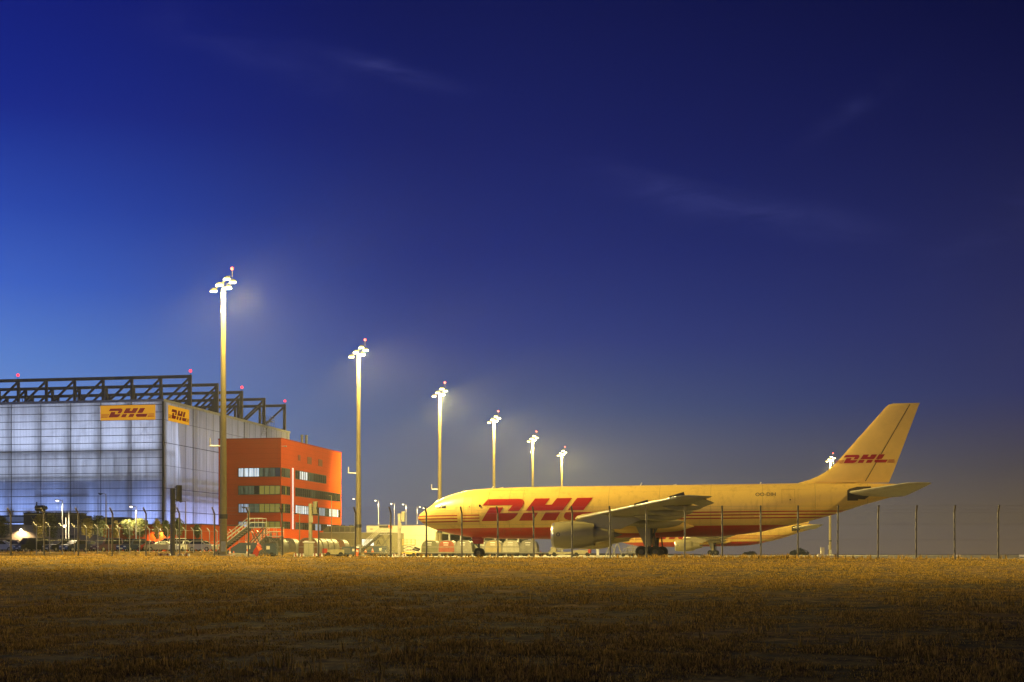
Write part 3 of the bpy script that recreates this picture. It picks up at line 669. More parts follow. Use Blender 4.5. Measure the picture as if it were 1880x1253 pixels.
def plane_mat():
    m = bpy.data.materials.new('aircraft_livery'); m.use_nodes = True; nt = m.node_tree; N = nt.nodes.new; L = nt.links.new
    b = nt.nodes['Principled BSDF']; b.inputs['Roughness'].default_value = .34; b.inputs['Coat Weight'].default_value = .15; b.inputs['Coat Roughness'].default_value = .2
    tc = N('ShaderNodeTexCoord'); sp = N('ShaderNodeSeparateXYZ'); L(tc.outputs['Object'], sp.inputs[0]); x, y, z = sp.outputs
    def mth(op, a_, b_=None):
        n = N('ShaderNodeMath'); n.operation = op
        for i, v in enumerate((a_, b_)):
            if v is None: continue
            if isinstance(v, (int, float)): n.inputs[i].default_value = v
            else: L(v, n.inputs[i])
        return n.outputs[0]
    def between(v, lo, hi): return mth('MULTIPLY', mth('GREATER_THAN', v, lo), mth('LESS_THAN', v, hi))
    def mixc(f, a_, col):
        n = N('ShaderNodeMix'); n.data_type = 'RGBA'; L(f, n.inputs[0])
        if isinstance(a_, tuple): n.inputs[6].default_value = (*a_, 1)
        else: L(a_, n.inputs[6])
        n.inputs[7].default_value = (*col, 1); return n.outputs[2]
    red = (.40,.018,.008)
    st = None
    for py in (946.7, 952.1, 957.7):
        zc = fit(838, py, 2.6)[1]; q = between(z, zc-.062, zc+.062); st = q if st is None else mth('ADD', st, q)
    sA = fit(838.7, 950, 2.6)[0]; sB = fit(845.6, 950, 2.6)[0]; sC = fit(881, 950, 2.6)[0]; sD = fit(1112, 950, 2.6)[0]
    xm = mth('ADD', mth('ADD', mth('LESS_THAN', x, sA), between(x, sB, sC)), mth('GREATER_THAN', x, sD))
    zr = fit(1000, 968.6, 2.3)[1]
    c = mixc(mth('MULTIPLY', st, xm), yel, red)
    c = mixc(mth('LESS_THAN', z, zr), c, (.47,.030,.006))
    # skin joints and grime
    fr_ = mth('LESS_THAN', mth('PINGPONG', x, 2.65), .018)
    c = mixc(mth('MULTIPLY', fr_, .55), c, (.18,.10,.02))
    for zl in (fit(1000, 906, 1.9)[1], fit(1000, 934, 2.8)[1]): c = mixc(mth('MULTIPLY', between(z, zl-.012, zl+.012), .22), c, (.18,.10,.02))
    mp = N('ShaderNodeMapping'); mp.inputs['Scale'].default_value = (.9,.9,.22); L(tc.outputs['Object'], mp.inputs[0])
    nz = N('ShaderNodeTexNoise'); nz.inputs['Scale'].default_value = 1.6; nz.inputs['Detail'].default_value = 7; nz.inputs['Roughness'].default_value = .7; L(mp.outputs[0], nz.inputs[0])
    mr = N('ShaderNodeMapRange'); mr.inputs[1].default_value = .52; mr.inputs[2].default_value = .80; mr.inputs[4].default_value = .55; L(nz.outputs[0], mr.inputs[0])
    c = mixc(mr.outputs[0], c, (.30,.15,.02)); L(c, b.inputs['Base Color'])
    rr = N('ShaderNodeMapRange'); rr.inputs[3].default_value = .26; rr.inputs[4].default_value = .50; L(nz.outputs[0], rr.inputs[0]); L(rr.outputs[0], b.inputs['Roughness'])
    return m
LIV = plane_mat()
M['plane_yellow'] = mat('aircraft_yellow', yel, .36, 0, .08, .5, coat=.1)
M['wing_grey'] = mat('wing_grey_paint', (.28,.24,.115), .42, 0, .12, .5)
M['nacelle'] = mat('nacelle_paint', (.31,.265,.125), .36, .1, .10, .7)
M['bare_metal'] = mat('bare_metal', (.55,.52,.48), .28, .9, .12, 2)
M['exhaust'] = mat('exhaust_metal', (.20,.18,.15), .4, .8, .2, 2)
M['logo_red'] = mat('livery_red', (.38,.013,.007), .36, 0, .08, 1)
M['soot'] = mat('soot', (.05,.035,.015), .7, 0, .4, 1.5)
def airfoil(s0, c, z0, t, y, inc=0., n=9):
    up, lo = [], []
    for k in range(n+1):
        x = .5*(1-cos(pi*k/n)); yt = 5*t*(.2969*sqrt(x)-.126*x-.3516*x*x+.2843*x**3-.1015*x**4)
        zc = z0-x*c*sin(inc); up.append((s0+x*c, y, zc+yt*c*1.05)); lo.append((s0+x*c, y, zc-yt*c*.85))
    return up+lo[::-1][1:-1]
def build_plane(label, er=1.0, wheel_cat=None):
    t = thing('cargo_aircraft', label, 'aircraft')
    f = MB(); st = sorted(set([S0, S0+.02, S0+.08, S0+.2, S0+.4]+[p[0] for p in tp[1:]]+[p[0] for p in bt if p[0] > S0]+list(np.arange(1, S1_, 1.0)))); R = []
    for s in st:
        zc, b, a_ = fus(s); R.append([(s, a_*cos(2*pi*k/64), zc+b*sin(2*pi*k/64)) for k in range(64)])
    F_ = f.rings(R).make('fuselage', LIV, t, smooth=True, angle=60)
    # lettering on the near side
    l = MB(); sx0, zb0 = fit(885, 957.4, 2.6); h = fit(885, 917.1, 2.3)[1]-zb0; k = 2.36; sx1 = fit(1097, 940, 2.6)[0]; kx = (sx1-sx0)/5.2
    for side in (1, -1):
        l = MB()
        for q in logo_faces(.045):
            pts = [on_skin(sx0+p[0]*kx, zb0+p[1]*h, .02) for p in q]
            if side < 0: pts = [(sx0*2+5.3*kx-p[0], -p[1], p[2]) for p in pts]
            l.add(pts, [(0,1,2,3)])
        l.make('lettering', M['logo_red'], F_)
    vs, fs = text_mesh('OO-DIH', .62); s0, z0 = fit(1406.5, 911.3, 2.1); l = MB(); l.add([on_skin(s0+p[0]*.92, z0+p[1]*.85, .02) for p in vs], fs); l.make('registration', M['text_dark'], F_)
    def decal(name, polys, m, lat=2.3, par=F_, dz=.12, off=.022):
        mb = MB()
        for poly in polys:
            for q in slices([fit(px, py, lat) for px, py in poly], dz): mb.add([on_skin(p[0], p[1], off) for p in q], [(0,1,2,3)])
        return mb.make(name, m, par)
    Z = lambda zx, zy: (760+zx/9.4, 880+zy/9.4)
    for poly in ([(318,494),(340,470),(388,428),(366,468),(335,494)], [(368,502),(380,470),(402,440),(443,414),(455,420),(453,502)], [(468,502),(467,414),(532,414),(552,446),(548,502)]):
        decal('cockpit_window', [[Z(*p) for p in poly]], M['glass_dark'], 2.0, dz=.05)
    decal('cabin_window', [[(883+1.9*cos(a_), 929.2+2.6*sin(a_)) for a_ in np.linspace(0, 2*pi, 11)[:-1]]], M['glass_dark'], dz=.05)
    decal('cabin_window', [[(863+.9*cos(a_), 930.8+1.2*sin(a_)) for a_ in np.linspace(0, 2*pi, 9)[:-1]]], M['glass_dark'], dz=.05)
    decal('cabin_window', [[(1451.6+1.2*cos(a_), 918+1.3*sin(a_)) for a_ in np.linspace(0, 2*pi, 9)[:-1]]], M['glass_dark'], dz=.05)
    line = mat('door_gap', (.40,.22,.03), .6)
    def outline(x0, y0, x1, y1, w=.45): return [[(x0,y1),(x0,y0),(x0+w,y0),(x0+w,y1)], [(x1-w,y1),(x1-w,y0),(x1,y0),(x1,y1)], [(x0+w,y0+w),(x0+w,y0),(x1-w,y0),(x1-w,y0+w)]]
    decal('crew_door', outline(851.5, 911.5, 868, 947), line)
    decal('cargo_door', outline(898, 899.5, 962, 934), line, 2.2)
    decal('service_door', outline(1436, 898, 1460, 925), line, 2.2)
    decal('hold_door', outline(927, 974, 957, 986, .35), mat('belly_door_gap', (.30,.03,.01), .6), 2.0)
    decal('stabiliser_slot', [[(1556,920),(1556,901),(1560,898),(1575,894),(1600,893),(1600,902),(1576,904),(1576,919.5)], [(1576,917),(1576,910),(1600,909),(1588,917.5)]], M['soot'], 1.2, dz=.2)
    for p0, p1, r in (((901,899),(907,893),.09), ((908,896.2),(925,895.3),.07), ((1175.5,891),(1179.5,886.5),.09), ((1233,890.5),(1243,890),.12), ((1395.5,889.5),(1398,885.3),.10), ((845,903.5),(853,901.2),.10)):
        a_, b_ = fit(*p0), fit(*p1); mb = MB(); mb.beam((a_[0],0,a_[1]-.15), (b_[0],0,b_[1]), .04, r*1.3); mb.make('antenna', M['white'], t)
    # fin with dorsal fillet
    FS = [(889,1462,1633),(886,1470,1634.3),(881,1488,1636.3),(875,1503,1638.7),(866,1518,1642.5),(856,1530.5,1646.5),(846,1540.5,1650.3),(820,1563.5,1660.5),(790,1590.5,1672),(760,1617.5,1683.5),(748,1628,1688),(743.5,1633.5,1690),(741.3,1642,1691)]
    fin_sec = []
    for y_, a_, b_ in FS:
        s0, z0 = fit(a_, y_); s1, _ = fit(b_, y_); w = float(np.interp(y_, [741, 744, 889], [.06, .15, .46])); fin_sec.append((z0, s0, s1, w))
    def fin_half(s, z):
        zs = [q[0] for q in fin_sec]; s0 = np.interp(z, zs, [q[1] for q in fin_sec]); s1 = np.interp(z, zs, [q[2] for q in fin_sec]); w = np.interp(z, zs, [q[3] for q in fin_sec])
        x = max(0, min(1, (s-s0)/(s1-s0))); return float(w*2.1*(x**.5)*(1-x)+.015)
    mb = MB(); R = []
    for z0, s0, s1, w in fin_sec:
        xs = [.5*(1-cos(pi*i/14)) for i in range(15)]
        R.append([(s0+(s1-s0)*x, -fin_half(s0+(s1-s0)*x, z0), z0) for x in xs]+[(s0+(s1-s0)*x, fin_half(s0+(s1-s0)*x, z0), z0) for x in xs[::-1][1:-1]])
    FN = mb.rings(R).make('fin', M['plane_yellow'], t, smooth=True, angle=50)
    mb = MB(); s0, z0 = fit(1549.5, 851.2); h = fit(1549.5, 836.2)[1]-z0; kx = (fit(1631, 845)[0]-s0)/5.34
    for q in logo_faces(.12, 2.8*.34):
        for sd in (-1, 1): mb.add([(s0+p[0]*kx if sd < 0 else 2*s0+5.3*kx-(s0+p[0]*kx), sd*(fin_half(s0+p[0]*kx, z0+p[1]*h)+.05), z0+p[1]*h) for p in q], [(0,1,2,3)])
    mb.make('lettering', M['logo_red'], FN)
    mb = MB(); a_, b_ = fit(1589, 884), fit(1672, 742.5)
    for sd in (-1, 1):
        P = [(a_[0]+(b_[0]-a_[0])*i/12, a_[1]+(b_[1]-a_[1])*i/12) for i in range(13)]
        for p, q in zip(P, P[1:]): mb.add([(p[0]+d, sd*(fin_half(p[0]+d, p[1])+.04), p[1]) for d in (0, .07)]+[(q[0]+d, sd*(fin_half(q[0]+d, q[1])+.04), q[1]) for d in (.07, 0)], [(0,1,2,3)])
    mb.make('rudder_gap', M['soot'], FN)
    mb = MB(); a_, b_ = fit(1500, 886.5), fit(1575, 885); mb.beam((a_[0],-.42,a_[1]+.05), (b_[0],-.42,b_[1]+.05), .06, .22); mb.beam((a_[0],.42,a_[1]+.05), (b_[0],.42,b_[1]+.05), .06, .22); mb.make('fin_fairing', M['plane_yellow'], t)
    # tailplane
    for sd in (-1, 1):
        r0, r1 = fit(1557, 905, 1.5), fit(1668, 886.6, 7.9); e = fit(1707, 889.8, 8.1)[0]-r1[0]
        mb = MB(); dl = 1.5-.6; sl = (r1[0]-r0[0])/6.4; zl = (r1[1]-r0[1])/6.4; S = []
        for l_, c_, t_ in ((.5, 6.6, .10), (1.5, 6.1, .10), (4.7, 4.2, .09), (7.4, 2.55, .08), (7.9, 1.95, .05), (8.1, 1.2, .02)):
            ex = 0 if l_ < 7.5 else (.25 if l_ < 8 else .8)
            S.append(airfoil(r0[0]+sl*(l_-1.5)+ex, c_, r0[1]+zl*(l_-1.5), t_, sd*l_, radians(2.5)))
        mb.rings(S).make('tailplane', M['wing_grey'] if 0 else mat('tailplane_paint', (.50,.46,.30), .4), t, smooth=True, angle=50)
    # wings
    r0, r1 = fit(1060, 951.5, 3.2), fit(1249, 911.8, 22.0)
    sl = (r1[0]-r0[0])/18.8; zl = (r1[1]-r0[1])/18.8
    LEs = lambda l_: r0[0]+sl*(l_-3.2); LEz = lambda l_: r0[1]+zl*(l_-3.2)
    chord = lambda l_: float(np.interp(l_, [0, 2.6, 8.2, 21.6, 22.1], [11.0, 9.9, 6.5, 3.05, 2.85])); inc = lambda l_: radians(float(np.interp(l_, [0, 8, 22], [5.2, 3.2, .8])))
    for sd in (-1, 1):
        mb = MB(); S = [airfoil(LEs(l_), chord(l_), LEz(l_), float(np.interp(l_, [0, 8, 22], [.145, .115, .10]))*(.5 if l_ > 22 else 1), sd*l_, inc(l_), 11) for l_ in (1.2, 2.6, 4.5, 6.4, 8.2, 11, 14, 17, 20, 21.7, 22.1)]
        W_ = mb.rings(S).make('wing', M['wing_grey'], t, smooth=True, angle=50)
        mb = MB()
        for la, lb in zip(np.linspace(3.4, 21.4, 13), np.linspace(3.4, 21.4, 13)[1:]):
            mb.tube((LEs(la)+.03,sd*la,LEz(la)), (LEs(lb)+.03,sd*lb,LEz(lb)), .10, .10, 8)
        mb.make('leading_edge', mat('slat_metal', (.62,.60,.54), .3, .5), W_, smooth=True)
        for l_, ln, dp, w in ((5.9, 6.2, .95, .5), (9.6, 5.2, .7, .34), (12.8, 4.6, .62, .3), (16.2, 4.0, .55, .27)):
            te = LEs(l_)+chord(l_); zt = LEz(l_)-chord(l_)*sin(inc(l_))-.10; R = []
            for q in np.linspace(0, 1, 13):
                rr = max(.02, (4*q*(1-q))**.6); x = te-ln*.72+ln*q; zc = zt-.30*dp*rr+.035*(1-q)*ln*.3-q*.12
                R.append([(x, sd*l_+w*rr*cos(2*pi*k/12), zc+dp*.52*rr*sin(2*pi*k/12)) for k in range(12)])
            MB().rings(R).make('flap_track_fairing', M['wing_grey'], W_, smooth=True, angle=60)
        mb = MB(); R = []
        for l_ in (17.6, 20.8): te = LEs(l_)+chord(l_); zt = LEz(l_)-chord(l_)*sin(inc(l_)); R.append([(te-.55,sd*l_,zt+.07),(te+.5,sd*l_,zt-.42),(te+.5,sd*l_,zt-.46),(te-.55,sd*l_,zt-.03)])
        mb.rings(R).make('aileron', M['wing_grey'], W_)
        for l_ in (14.6, 20.6): mb = MB(); mb.beam((LEs(l_)-.12,sd*l_,LEz(l_)+.05), (LEs(l_)+1.2,sd*l_,LEz(l_)+.42), .05, .30); mb.make('wing_fence', M['dark_steel'], W_)
        # belly-to-wing fairing
        mb = MB(); R = []
        for q in np.linspace(0, 1, 11):
            rr = max(.05, (4*q*(1-q))**.45); x = LEs(2.6)-1.6+(chord(2.6)+4.2)*q; zc = LEz(2.6)-.75-.2*q
            R.append([(x, sd*(2.35+.75*rr*cos(2*pi*k/14)), zc+.75*rr*sin(2*pi*k/14)) for k in range(14)])
        MB().rings(R).make('wing_fairing', M['plane_yellow'], t, smooth=True, angle=60)
        # engine
        el = 7.9; s0, zc = fit(1015, 983, el); s1 = fit(1092, 983, el)[0]; s2 = fit(1128, 983, el)[0]; s3 = fit(1143, 983, el)[0]; L_ = s1-s0; e = thing_part('engine', t)
        o = (s0, sd*el, zc)
        mb = MB(); mb.lathe([(x*L_, r*er) for x, r in ((.30,1.02),(.08,1.05),(.015,1.09),(0,1.16),(.02,1.23),(.08,1.30),(.25,1.385),(.5,1.40),(.75,1.33),(.93,1.19),(1,1.11),(.995,1.08),(.8,1.15))], o, 'x', 48); mb.make('cowl', M['nacelle'], e, smooth=True, angle=60)
        mb = MB(); mb.lathe([(.05*L_,1.061*er),(.012*L_,1.10*er),(-.006*L_,1.16*er),(.012*L_,1.235*er),(.06*L_,1.292*er)], o, 'x', 48); mb.make('inlet_lip', M['bare_metal'], e, smooth=True)
        mb = MB(); mb.lathe([(.28*L_,1.03*er),(.26*L_,.3*er),(.10*L_,.01)], o, 'x', 32); mb.make('fan', M['dark_steel'], e, smooth=True)
        mb = MB(); mb.lathe([(.78*L_,.95*er),(L_,.86*er),(L_+(s2-s1)*.5,.68*er),(s2-s0,.52*er),(s2-s0-.02,.47*er),(s2-s0-.5,.45*er)], o, 'x', 40); mb.make('core_cowl', M['nacelle'], e, smooth=True)
        mb = MB(); mb.lathe([(s2-s0-.5,.40*er),(s2-s0,.30*er),(s3-s0,.02)], o, 'x', 24); mb.make('exhaust_cone', M['exhaust'], e, smooth=True)
        mb = MB(); mb.lathe([(.80*L_,1.09*er),(.801*L_,.90*er)], o, 'x', 40); mb.make('fan_duct', M['black'], e)
        wz = LEz(el)-.15
        mb = MB(); mb.prism([(s0+L_*.45, zc+1.30*er), (LEs(el)+.1, wz), (LEs(el)+4.6, wz-.35), (s2+.6, zc+.55*er), (s1+.2, zc+.60*er), (s1-.8, zc+1.0*er)], sd*el-.2, sd*el+.2); mb.make('pylon', M['nacelle'], t)
        mb = MB(); mb.lathe([(0,.20),(.02,.20),(.02,.12),(0,.12)], (s0+.75,0,0), 'y', 16)
        mb.v = [(p[0], sd*(el+1.375*er)+(-.0), p[2]+zc+.05) for p in mb.v]; mb.make('emblem', M['dark_steel'], e)
    # undercarriage
    def wheel(par, x, y, z, r, w):
        mb = MB(); mb.lathe([(-w/2,.46*r),(-w/2,.9*r),(-w*.36,r),(w*.36,r),(w/2,.9*r),(w/2,.46*r)], (x,y,z), 'y', 28); o = mb.make('wheel', M['black'], par, smooth=True)
        mb = MB(); mb.lathe([(-w*.44,.001),(-w*.44,.25*r),(-w*.30,.28*r),(-w*.40,.47*r),(w*.40,.47*r),(w*.30,.30*r),(w*.44,.25*r),(w*.44,.001)], (x,y,z), 'y', 20); mb.make('hub', M['tyre_hub'], o, smooth=True)
    GZ = lambda s: -s*tan(PITCH)                      # ground height in the pitched frame
    ng = thing_part('nose_gear', t); s0 = fit(880, 1018)[0]; r = .52
    for sd in (-1, 1): wheel(ng, s0, sd*.36, GZ(s0)+r, r, .36)
    mb = MB(); mb.tube((s0,0,GZ(s0)+r), (s0-.1,0,2.7), .12); mb.tube((s0,-.4,GZ(s0)+r), (s0,.4,GZ(s0)+r), .08); mb.beam((s0-.1,0,1.1), (s0-1.2,0,2.3), .12); mb.make('strut', M['dark_steel'], ng)
    for sd in (-1, 1): mb = MB(); mb.prism([(s0-.75,2.3),(s0+.45,2.3),(s0+.35,1.4),(s0-.5,1.45)], sd*.62-.02, sd*.62+.02); mb.make('gear_door', M['red'], ng)
    mg = thing_part('main_gear', t); sA = fit(1178, 1015, 4.8)[0]; sB = fit(1203.5, 1015, 4.8)[0]; r = .60
    for sd in (-1, 1):
        for s in (sA, sB):
            for dy in (-.46, .46): wheel(mg, s, sd*4.8+dy, GZ(s)+r, r, .42)
        sm = (sA+sB)/2
        mb = MB(); mb.tube((sm+.1,sd*4.8,GZ(sm)+r), (sm+.35,sd*4.7,3.4), .17); mb.tube((sA,sd*4.8,GZ(sm)+r), (sB,sd*4.8,GZ(sm)+r), .13); mb.tube((sm+.2,sd*4.8,1.6), (sm+1.0,sd*4.0,3.2), .10); mb.tube((sm+.75,sd*4.8,.8), (sm+.55,sd*4.7,3.2), .08)
        for s in (sA, sB): mb.tube((s,sd*4.8-.6,GZ(s)+r), (s,sd*4.8+.6,GZ(s)+r), .09)
        mb.make('strut', M['dark_steel'], mg)
        P = [fit(px, py, 5.6) for px, py in ((1167,964.5),(1194,968),(1194.3,1003),(1184,1004))]
        mb = MB(); mb.prism(P, sd*5.55-.03, sd*5.55+.03); mb.make('gear_door', M['wing_grey'], mg)
    return t
def thing_part(name, par):
    o = bpy.data.objects.new(name, None); COL.objects.link(o); o.empty_display_size = .2; o.parent = par; return o
plane = build_plane('large yellow freighter with red lettering parked nose left behind the fence')
plane.location = (NX, NY, 0); plane.rotation_euler = (0, -PITCH, -YAW)
pl2 = dup(plane, label='smaller looking yellow freighter parked farther back, seen under the first one')
K2 = .81; Y2 = 300.0; pl2.location = (at(1131, Y2), Y2, .18); pl2.scale = (K2, K2, K2*1.06); pl2.rotation_euler = (0, -PITCH, -YAW)
for ch in pl2.children:
    if ch.name.startswith('fuselage'):
        for d in list(ch.children):
            if d.name.startswith('registration'): bpy.data.objects.remove(d)

# ------------------------------------------------------------------ perimeter fence
FN_ = thing('perimeter_fence', 'tall wire perimeter fence on dark angled posts along the field edge', 'fence', (0,0,0), 0)
PX = [20,81,144,206,268,330,394,456,518,585,652,717,783,848,914,980,1050,1120,1187,1257,1326,1397,1465,1538,1612,1682,1753,1833]
UF = 87.9
fv = []
for px in PX:
    v = 0.
    for _k in range(8): X, Y = site(UF, v); v += ((px-CX)/F*Y-X)/cos(AL)
    fv.append(v)
fv = [fv[0]-2.2*k for k in (3,2,1)]+fv+[fv[-1]+2.45*k for k in (1,2,3)]
pb = MB(); pb.tube((0,0,-.3), (0,0,2.85), .055, n=10); pb.tube((0,0,2.83), (0,-.42,3.22), .055, n=10); 
post = pb.make('post', mat('fence_post', (.11,.10,.085), .5, .2, .2, 3), FN_, smooth=True)
tops = []
for k, v in enumerate(fv):
    X, Y = site(UF, v); o = post if k == 0 else post.copy()
    if k: COL.objects.link(o); o.parent = FN_
    o.location = (X, Y, gz(X, Y)); o.rotation_euler = (random.gauss(0,.006), random.gauss(0,.006), -AL); tops.append((X, Y, gz(X, Y)))
wire_m = mat('galvanised_wire', (.30,.29,.26), .4, .6, 0)
for dz, dd in ((.15,0),(1.15,0),(2.1,0),(2.8,0),(3.0,-.2),(3.2,-.4)):
    mb = MB()
    for p, q in zip(tops, tops[1:]):
        o = Vector((-sin(AL)*-dd*-1, cos(AL)*dd, 0)); mb.tube(Vector(p)+Vector((0,0,dz))+o, Vector(q)+Vector((0,0,dz))+o, .004, n=4)
    mb.make('wire', wire_m, FN_)
# inner fence between car park and apron
IF = thing('inner_fence', 'slimmer pale fence running away between the car park and the apron', 'fence', (0,0,0), 0)
pb = MB(); pb.tube((0,0,-.3), (0,0,2.75), .05, n=8); pb.tube((0,0,2.73), (-.36,0,3.1), .05, n=8); ip = pb.make('post', M['grey_metal'], IF, smooth=True); it = []
for k in range(26):
    X, Y = site(124+k*2.5, -68.8); o = ip if k == 0 else ip.copy()
    if k: COL.objects.link(o); o.parent = IF
    o.location = (X, Y, gz(X, Y)); o.rotation_euler = (0,0,-AL); it.append((X, Y, gz(X, Y)))
for dz in (.2, 1.4, 2.7):
    mb = MB()
    for p, q in zip(it, it[1:]): mb.tube(Vector(p)+Vector((0,0,dz)), Vector(q)+Vector((0,0,dz)), .012, n=4)
    mb.make('wire', wire_m, IF)
# low rail along the car park
RF = thing('guard_rail', 'low grey guard rail in front of the annex garage doors', 'railing', (0,0,0), 0)
mb = MB(); 
for k in range(32): X, Y = site(222.5, -150+k*2.5); mb.tube((X,Y,gz(X,Y)), (X,Y,gz(X,Y)+2.0), .03, n=6)
mb.make('posts', M['grey_metal'], RF)
mb = MB(); X0, Y0 = site(222.5, -150); X1, Y1 = site(222.5, -72.5); 
for dz in (1.95, 1.3): mb.tube((X0,Y0,gz(X0,Y0)+dz), (X1,Y1,gz(X1,Y1)+dz), .03, n=6)
mb.make('rail', M['grey_metal'], RF)

# ------------------------------------------------------------------ street lamps
def street_lamp(label, px, ytop, Y, lit, side=-1, z0=None, col=(1,.82,.55), power=900, name='street_lamp'):
    X, _, z = base(px, Y); h = zz(ytop, Y)-z
    t = thing('street_lamp', label, 'street lamp', (X, Y, z), 0, 'street lamps around the site')
    b = MB(); b.lathe([(-.2,.10),(h*.6,.085),(h,.06)], (0,0,0), 'z', 10, cap=(True,True)); b.make('pole', M['white'] if lit else M['pole'], t, smooth=True)
    b = MB(); b.tube((0,0,h-.05), (side*.45,0,h+.03), .045); b.make('arm', M['pole'], t)
    b = MB(); b.box((side*.72,0,h+.03), (.62,.30,.12), ry=side*radians(-6)); hd = b.make('lamp_head', M['pole'] if lit else M['dark_steel'], t)
    b = MB(); b.lathe([(0,.22),(-.08,.18),(-.14,.001)], (side*.74,0,h-.03), 'z', 12); b.make('lens', M['lamp_dim'] if lit else M['glass_dark'], hd)
    if lit:
        l = bpy.data.lights.new('street_lamp_light', 'SPOT'); l.energy = power; l.color = col; l.spot_size = radians(150); l.spot_blend = .5; l.shadow_soft_size = .2
        q = bpy.data.objects.new('street_lamp_light', l); COL.objects.link(q); q.parent = t; q.location = (side*.74,0,h-.3)
    return t
street_lamp('lit white street lamp among the car park trees, left of the plant room edge', 115, 919, 196, True, power=6500, col=(1,.78,.42))
street_lamp('thin unlit street lamp in front of the glowing hangar wall', 194.5, 907, 190, False)
street_lamp('short lit white street lamp before the hangar front, left of its corner', 250, 930, 206, True, power=5500, col=(1,.76,.38))
street_lamp('unlit street lamp in front of the hangar side wall', 341, 921, 200, False)
street_lamp('pale unlit lamp post beside the top of the boarding stairs', 457, 932, 200, False)
street_lamp('yellowish lamp post before the third window row of the orange block', 550, 943, 246, False)
street_lamp('yellowish taller lamp post near the right edge of the orange block', 608.5, 910, 250, False)
street_lamp('lit lamp peeking out left of the second floodlight mast', 655, 916, 330, True, power=3000)
street_lamp('tallest lit street lamp above the cream shed, leftmost of its row', 695, 919, 330, True, power=3000)
street_lamp('lit street lamp above the cream shed, left of the docking display', 724, 925, 345, True, power=3000)
street_lamp('lit street lamp just right of the pale docking display', 745.5, 926, 352, True, power=3000)
street_lamp('lit street lamp with head turned right, next to the aircraft nose', 765.5, 931, 365, True, 1, power=3000)
street_lamp('lit street lamp half hidden behind the aircraft nose', 783, 933, 372, True, power=3000)
t = thing('flood_pole', 'pair of slim white poles with a small globe lamp at the car park', 'pole', base(121, 200), 0)
for dx in (.0, .42): b = MB(); b.tube((dx,0,0), (dx,0,4.9+dx*2), .06, n=8); b.make('pole', M['white'], t)
b = MB(); b.lathe([(0,.001),(.05,.15),(.15,.2),(.25,.15),(.3,.001)], (-.25,0,3.5), 'z', 12); b.make('globe', M['lamp_dim'], t, smooth=True)

# ------------------------------------------------------------------ docking display columns
def display(px, Y, label, m):
    t = thing('docking_display', label, 'display column', (at(px, Y), Y, 0), 0, 'docking display columns')
    b = MB(); b.lathe([(0,.25),(6.9,.25)], (0,0,0), 'z', 12, cap=(True,True)); b.make('column', m, t, smooth=True, angle=40)
    b = MB(); b.box((.62,0,6.4), (.45,.55,1.6), rz=.5); bo = b.make('display_box', m, t)
    b = MB(); b.box((.86,-.18,6.4), (.03,.42,1.35), rz=.5); b.make('screen', M['glass_dark'], bo)
    b = MB(); b.beam((.2,0,7.0), (.62,0,7.1), .08); b.beam((.2,0,5.8), (.62,0,5.8), .08); b.make('bracket', M['dark_steel'], t)
    b = MB(); b.box((.12,-.28,4.9), (.5,.2,.85)); b.make('control_box', m, t)
    b = MB(); b.box((0,0,.12), (1.3,1.3,.24)); b.make('footing', M['concrete'], t)
    return t
display(317, 139, 'dark docking display column standing left of the tallest mast', mat('brown_column', (.10,.09,.07), .5, .1))
display(570, 181.5, 'olive docking display column in front of the orange block', mat('olive_column', (.24,.22,.14), .5, .1))
display(733, 225, 'pale cream docking display column beside the aircraft nose', mat('cream_column', (.60,.55,.40), .5, .1))
rw = [mat('barrier_white', (.7,.68,.65), .5), M['tarp']]
for k, dx in enumerate((-1.1, -.45, .75, 1.4)):
    t = thing('barrier_block', ['leftmost of four low striped blocks at the dark column foot','striped block second from left at the dark column foot','striped block third from left, right of the dark column foot','rightmost of four low striped blocks at the dark column foot'][k], 'barrier', (at(317,137.5)+dx, 137.5, gz(at(317,137.5), 137.5)), 0, 'striped blocks round the column')
    b = MB(); b.prism([(-.3,0),(.3,0),(.2,.42),(-.2,.42)], -.25, .25); b.make('block', rw[0], t)
    b = MB(); b.prism([(-.12,.01),(.12,.01),(.08,.43),(-.08,.43)], -.26, .26); b.make('stripe', rw[1], t)

for px, Y, dx, lab in ((566,180,-1.5,'leftmost striped block at the olive column foot'), (566,180,-.7,'second striped block at the olive column foot'), (576,180,.25,'striped block right of the olive column cabinet'), (576,180,.95,'rightmost striped block at the olive column foot'), (733,223.5,-.8,'striped block left of the pale column foot'), (733,223.5,.85,'striped block right of the pale column foot')):
    o = [q for q in COL.objects if q.name.startswith('barrier_block') and not q.parent][0]; dup(o, (at(px,Y)+dx, Y-.6, .02), 0, lab)

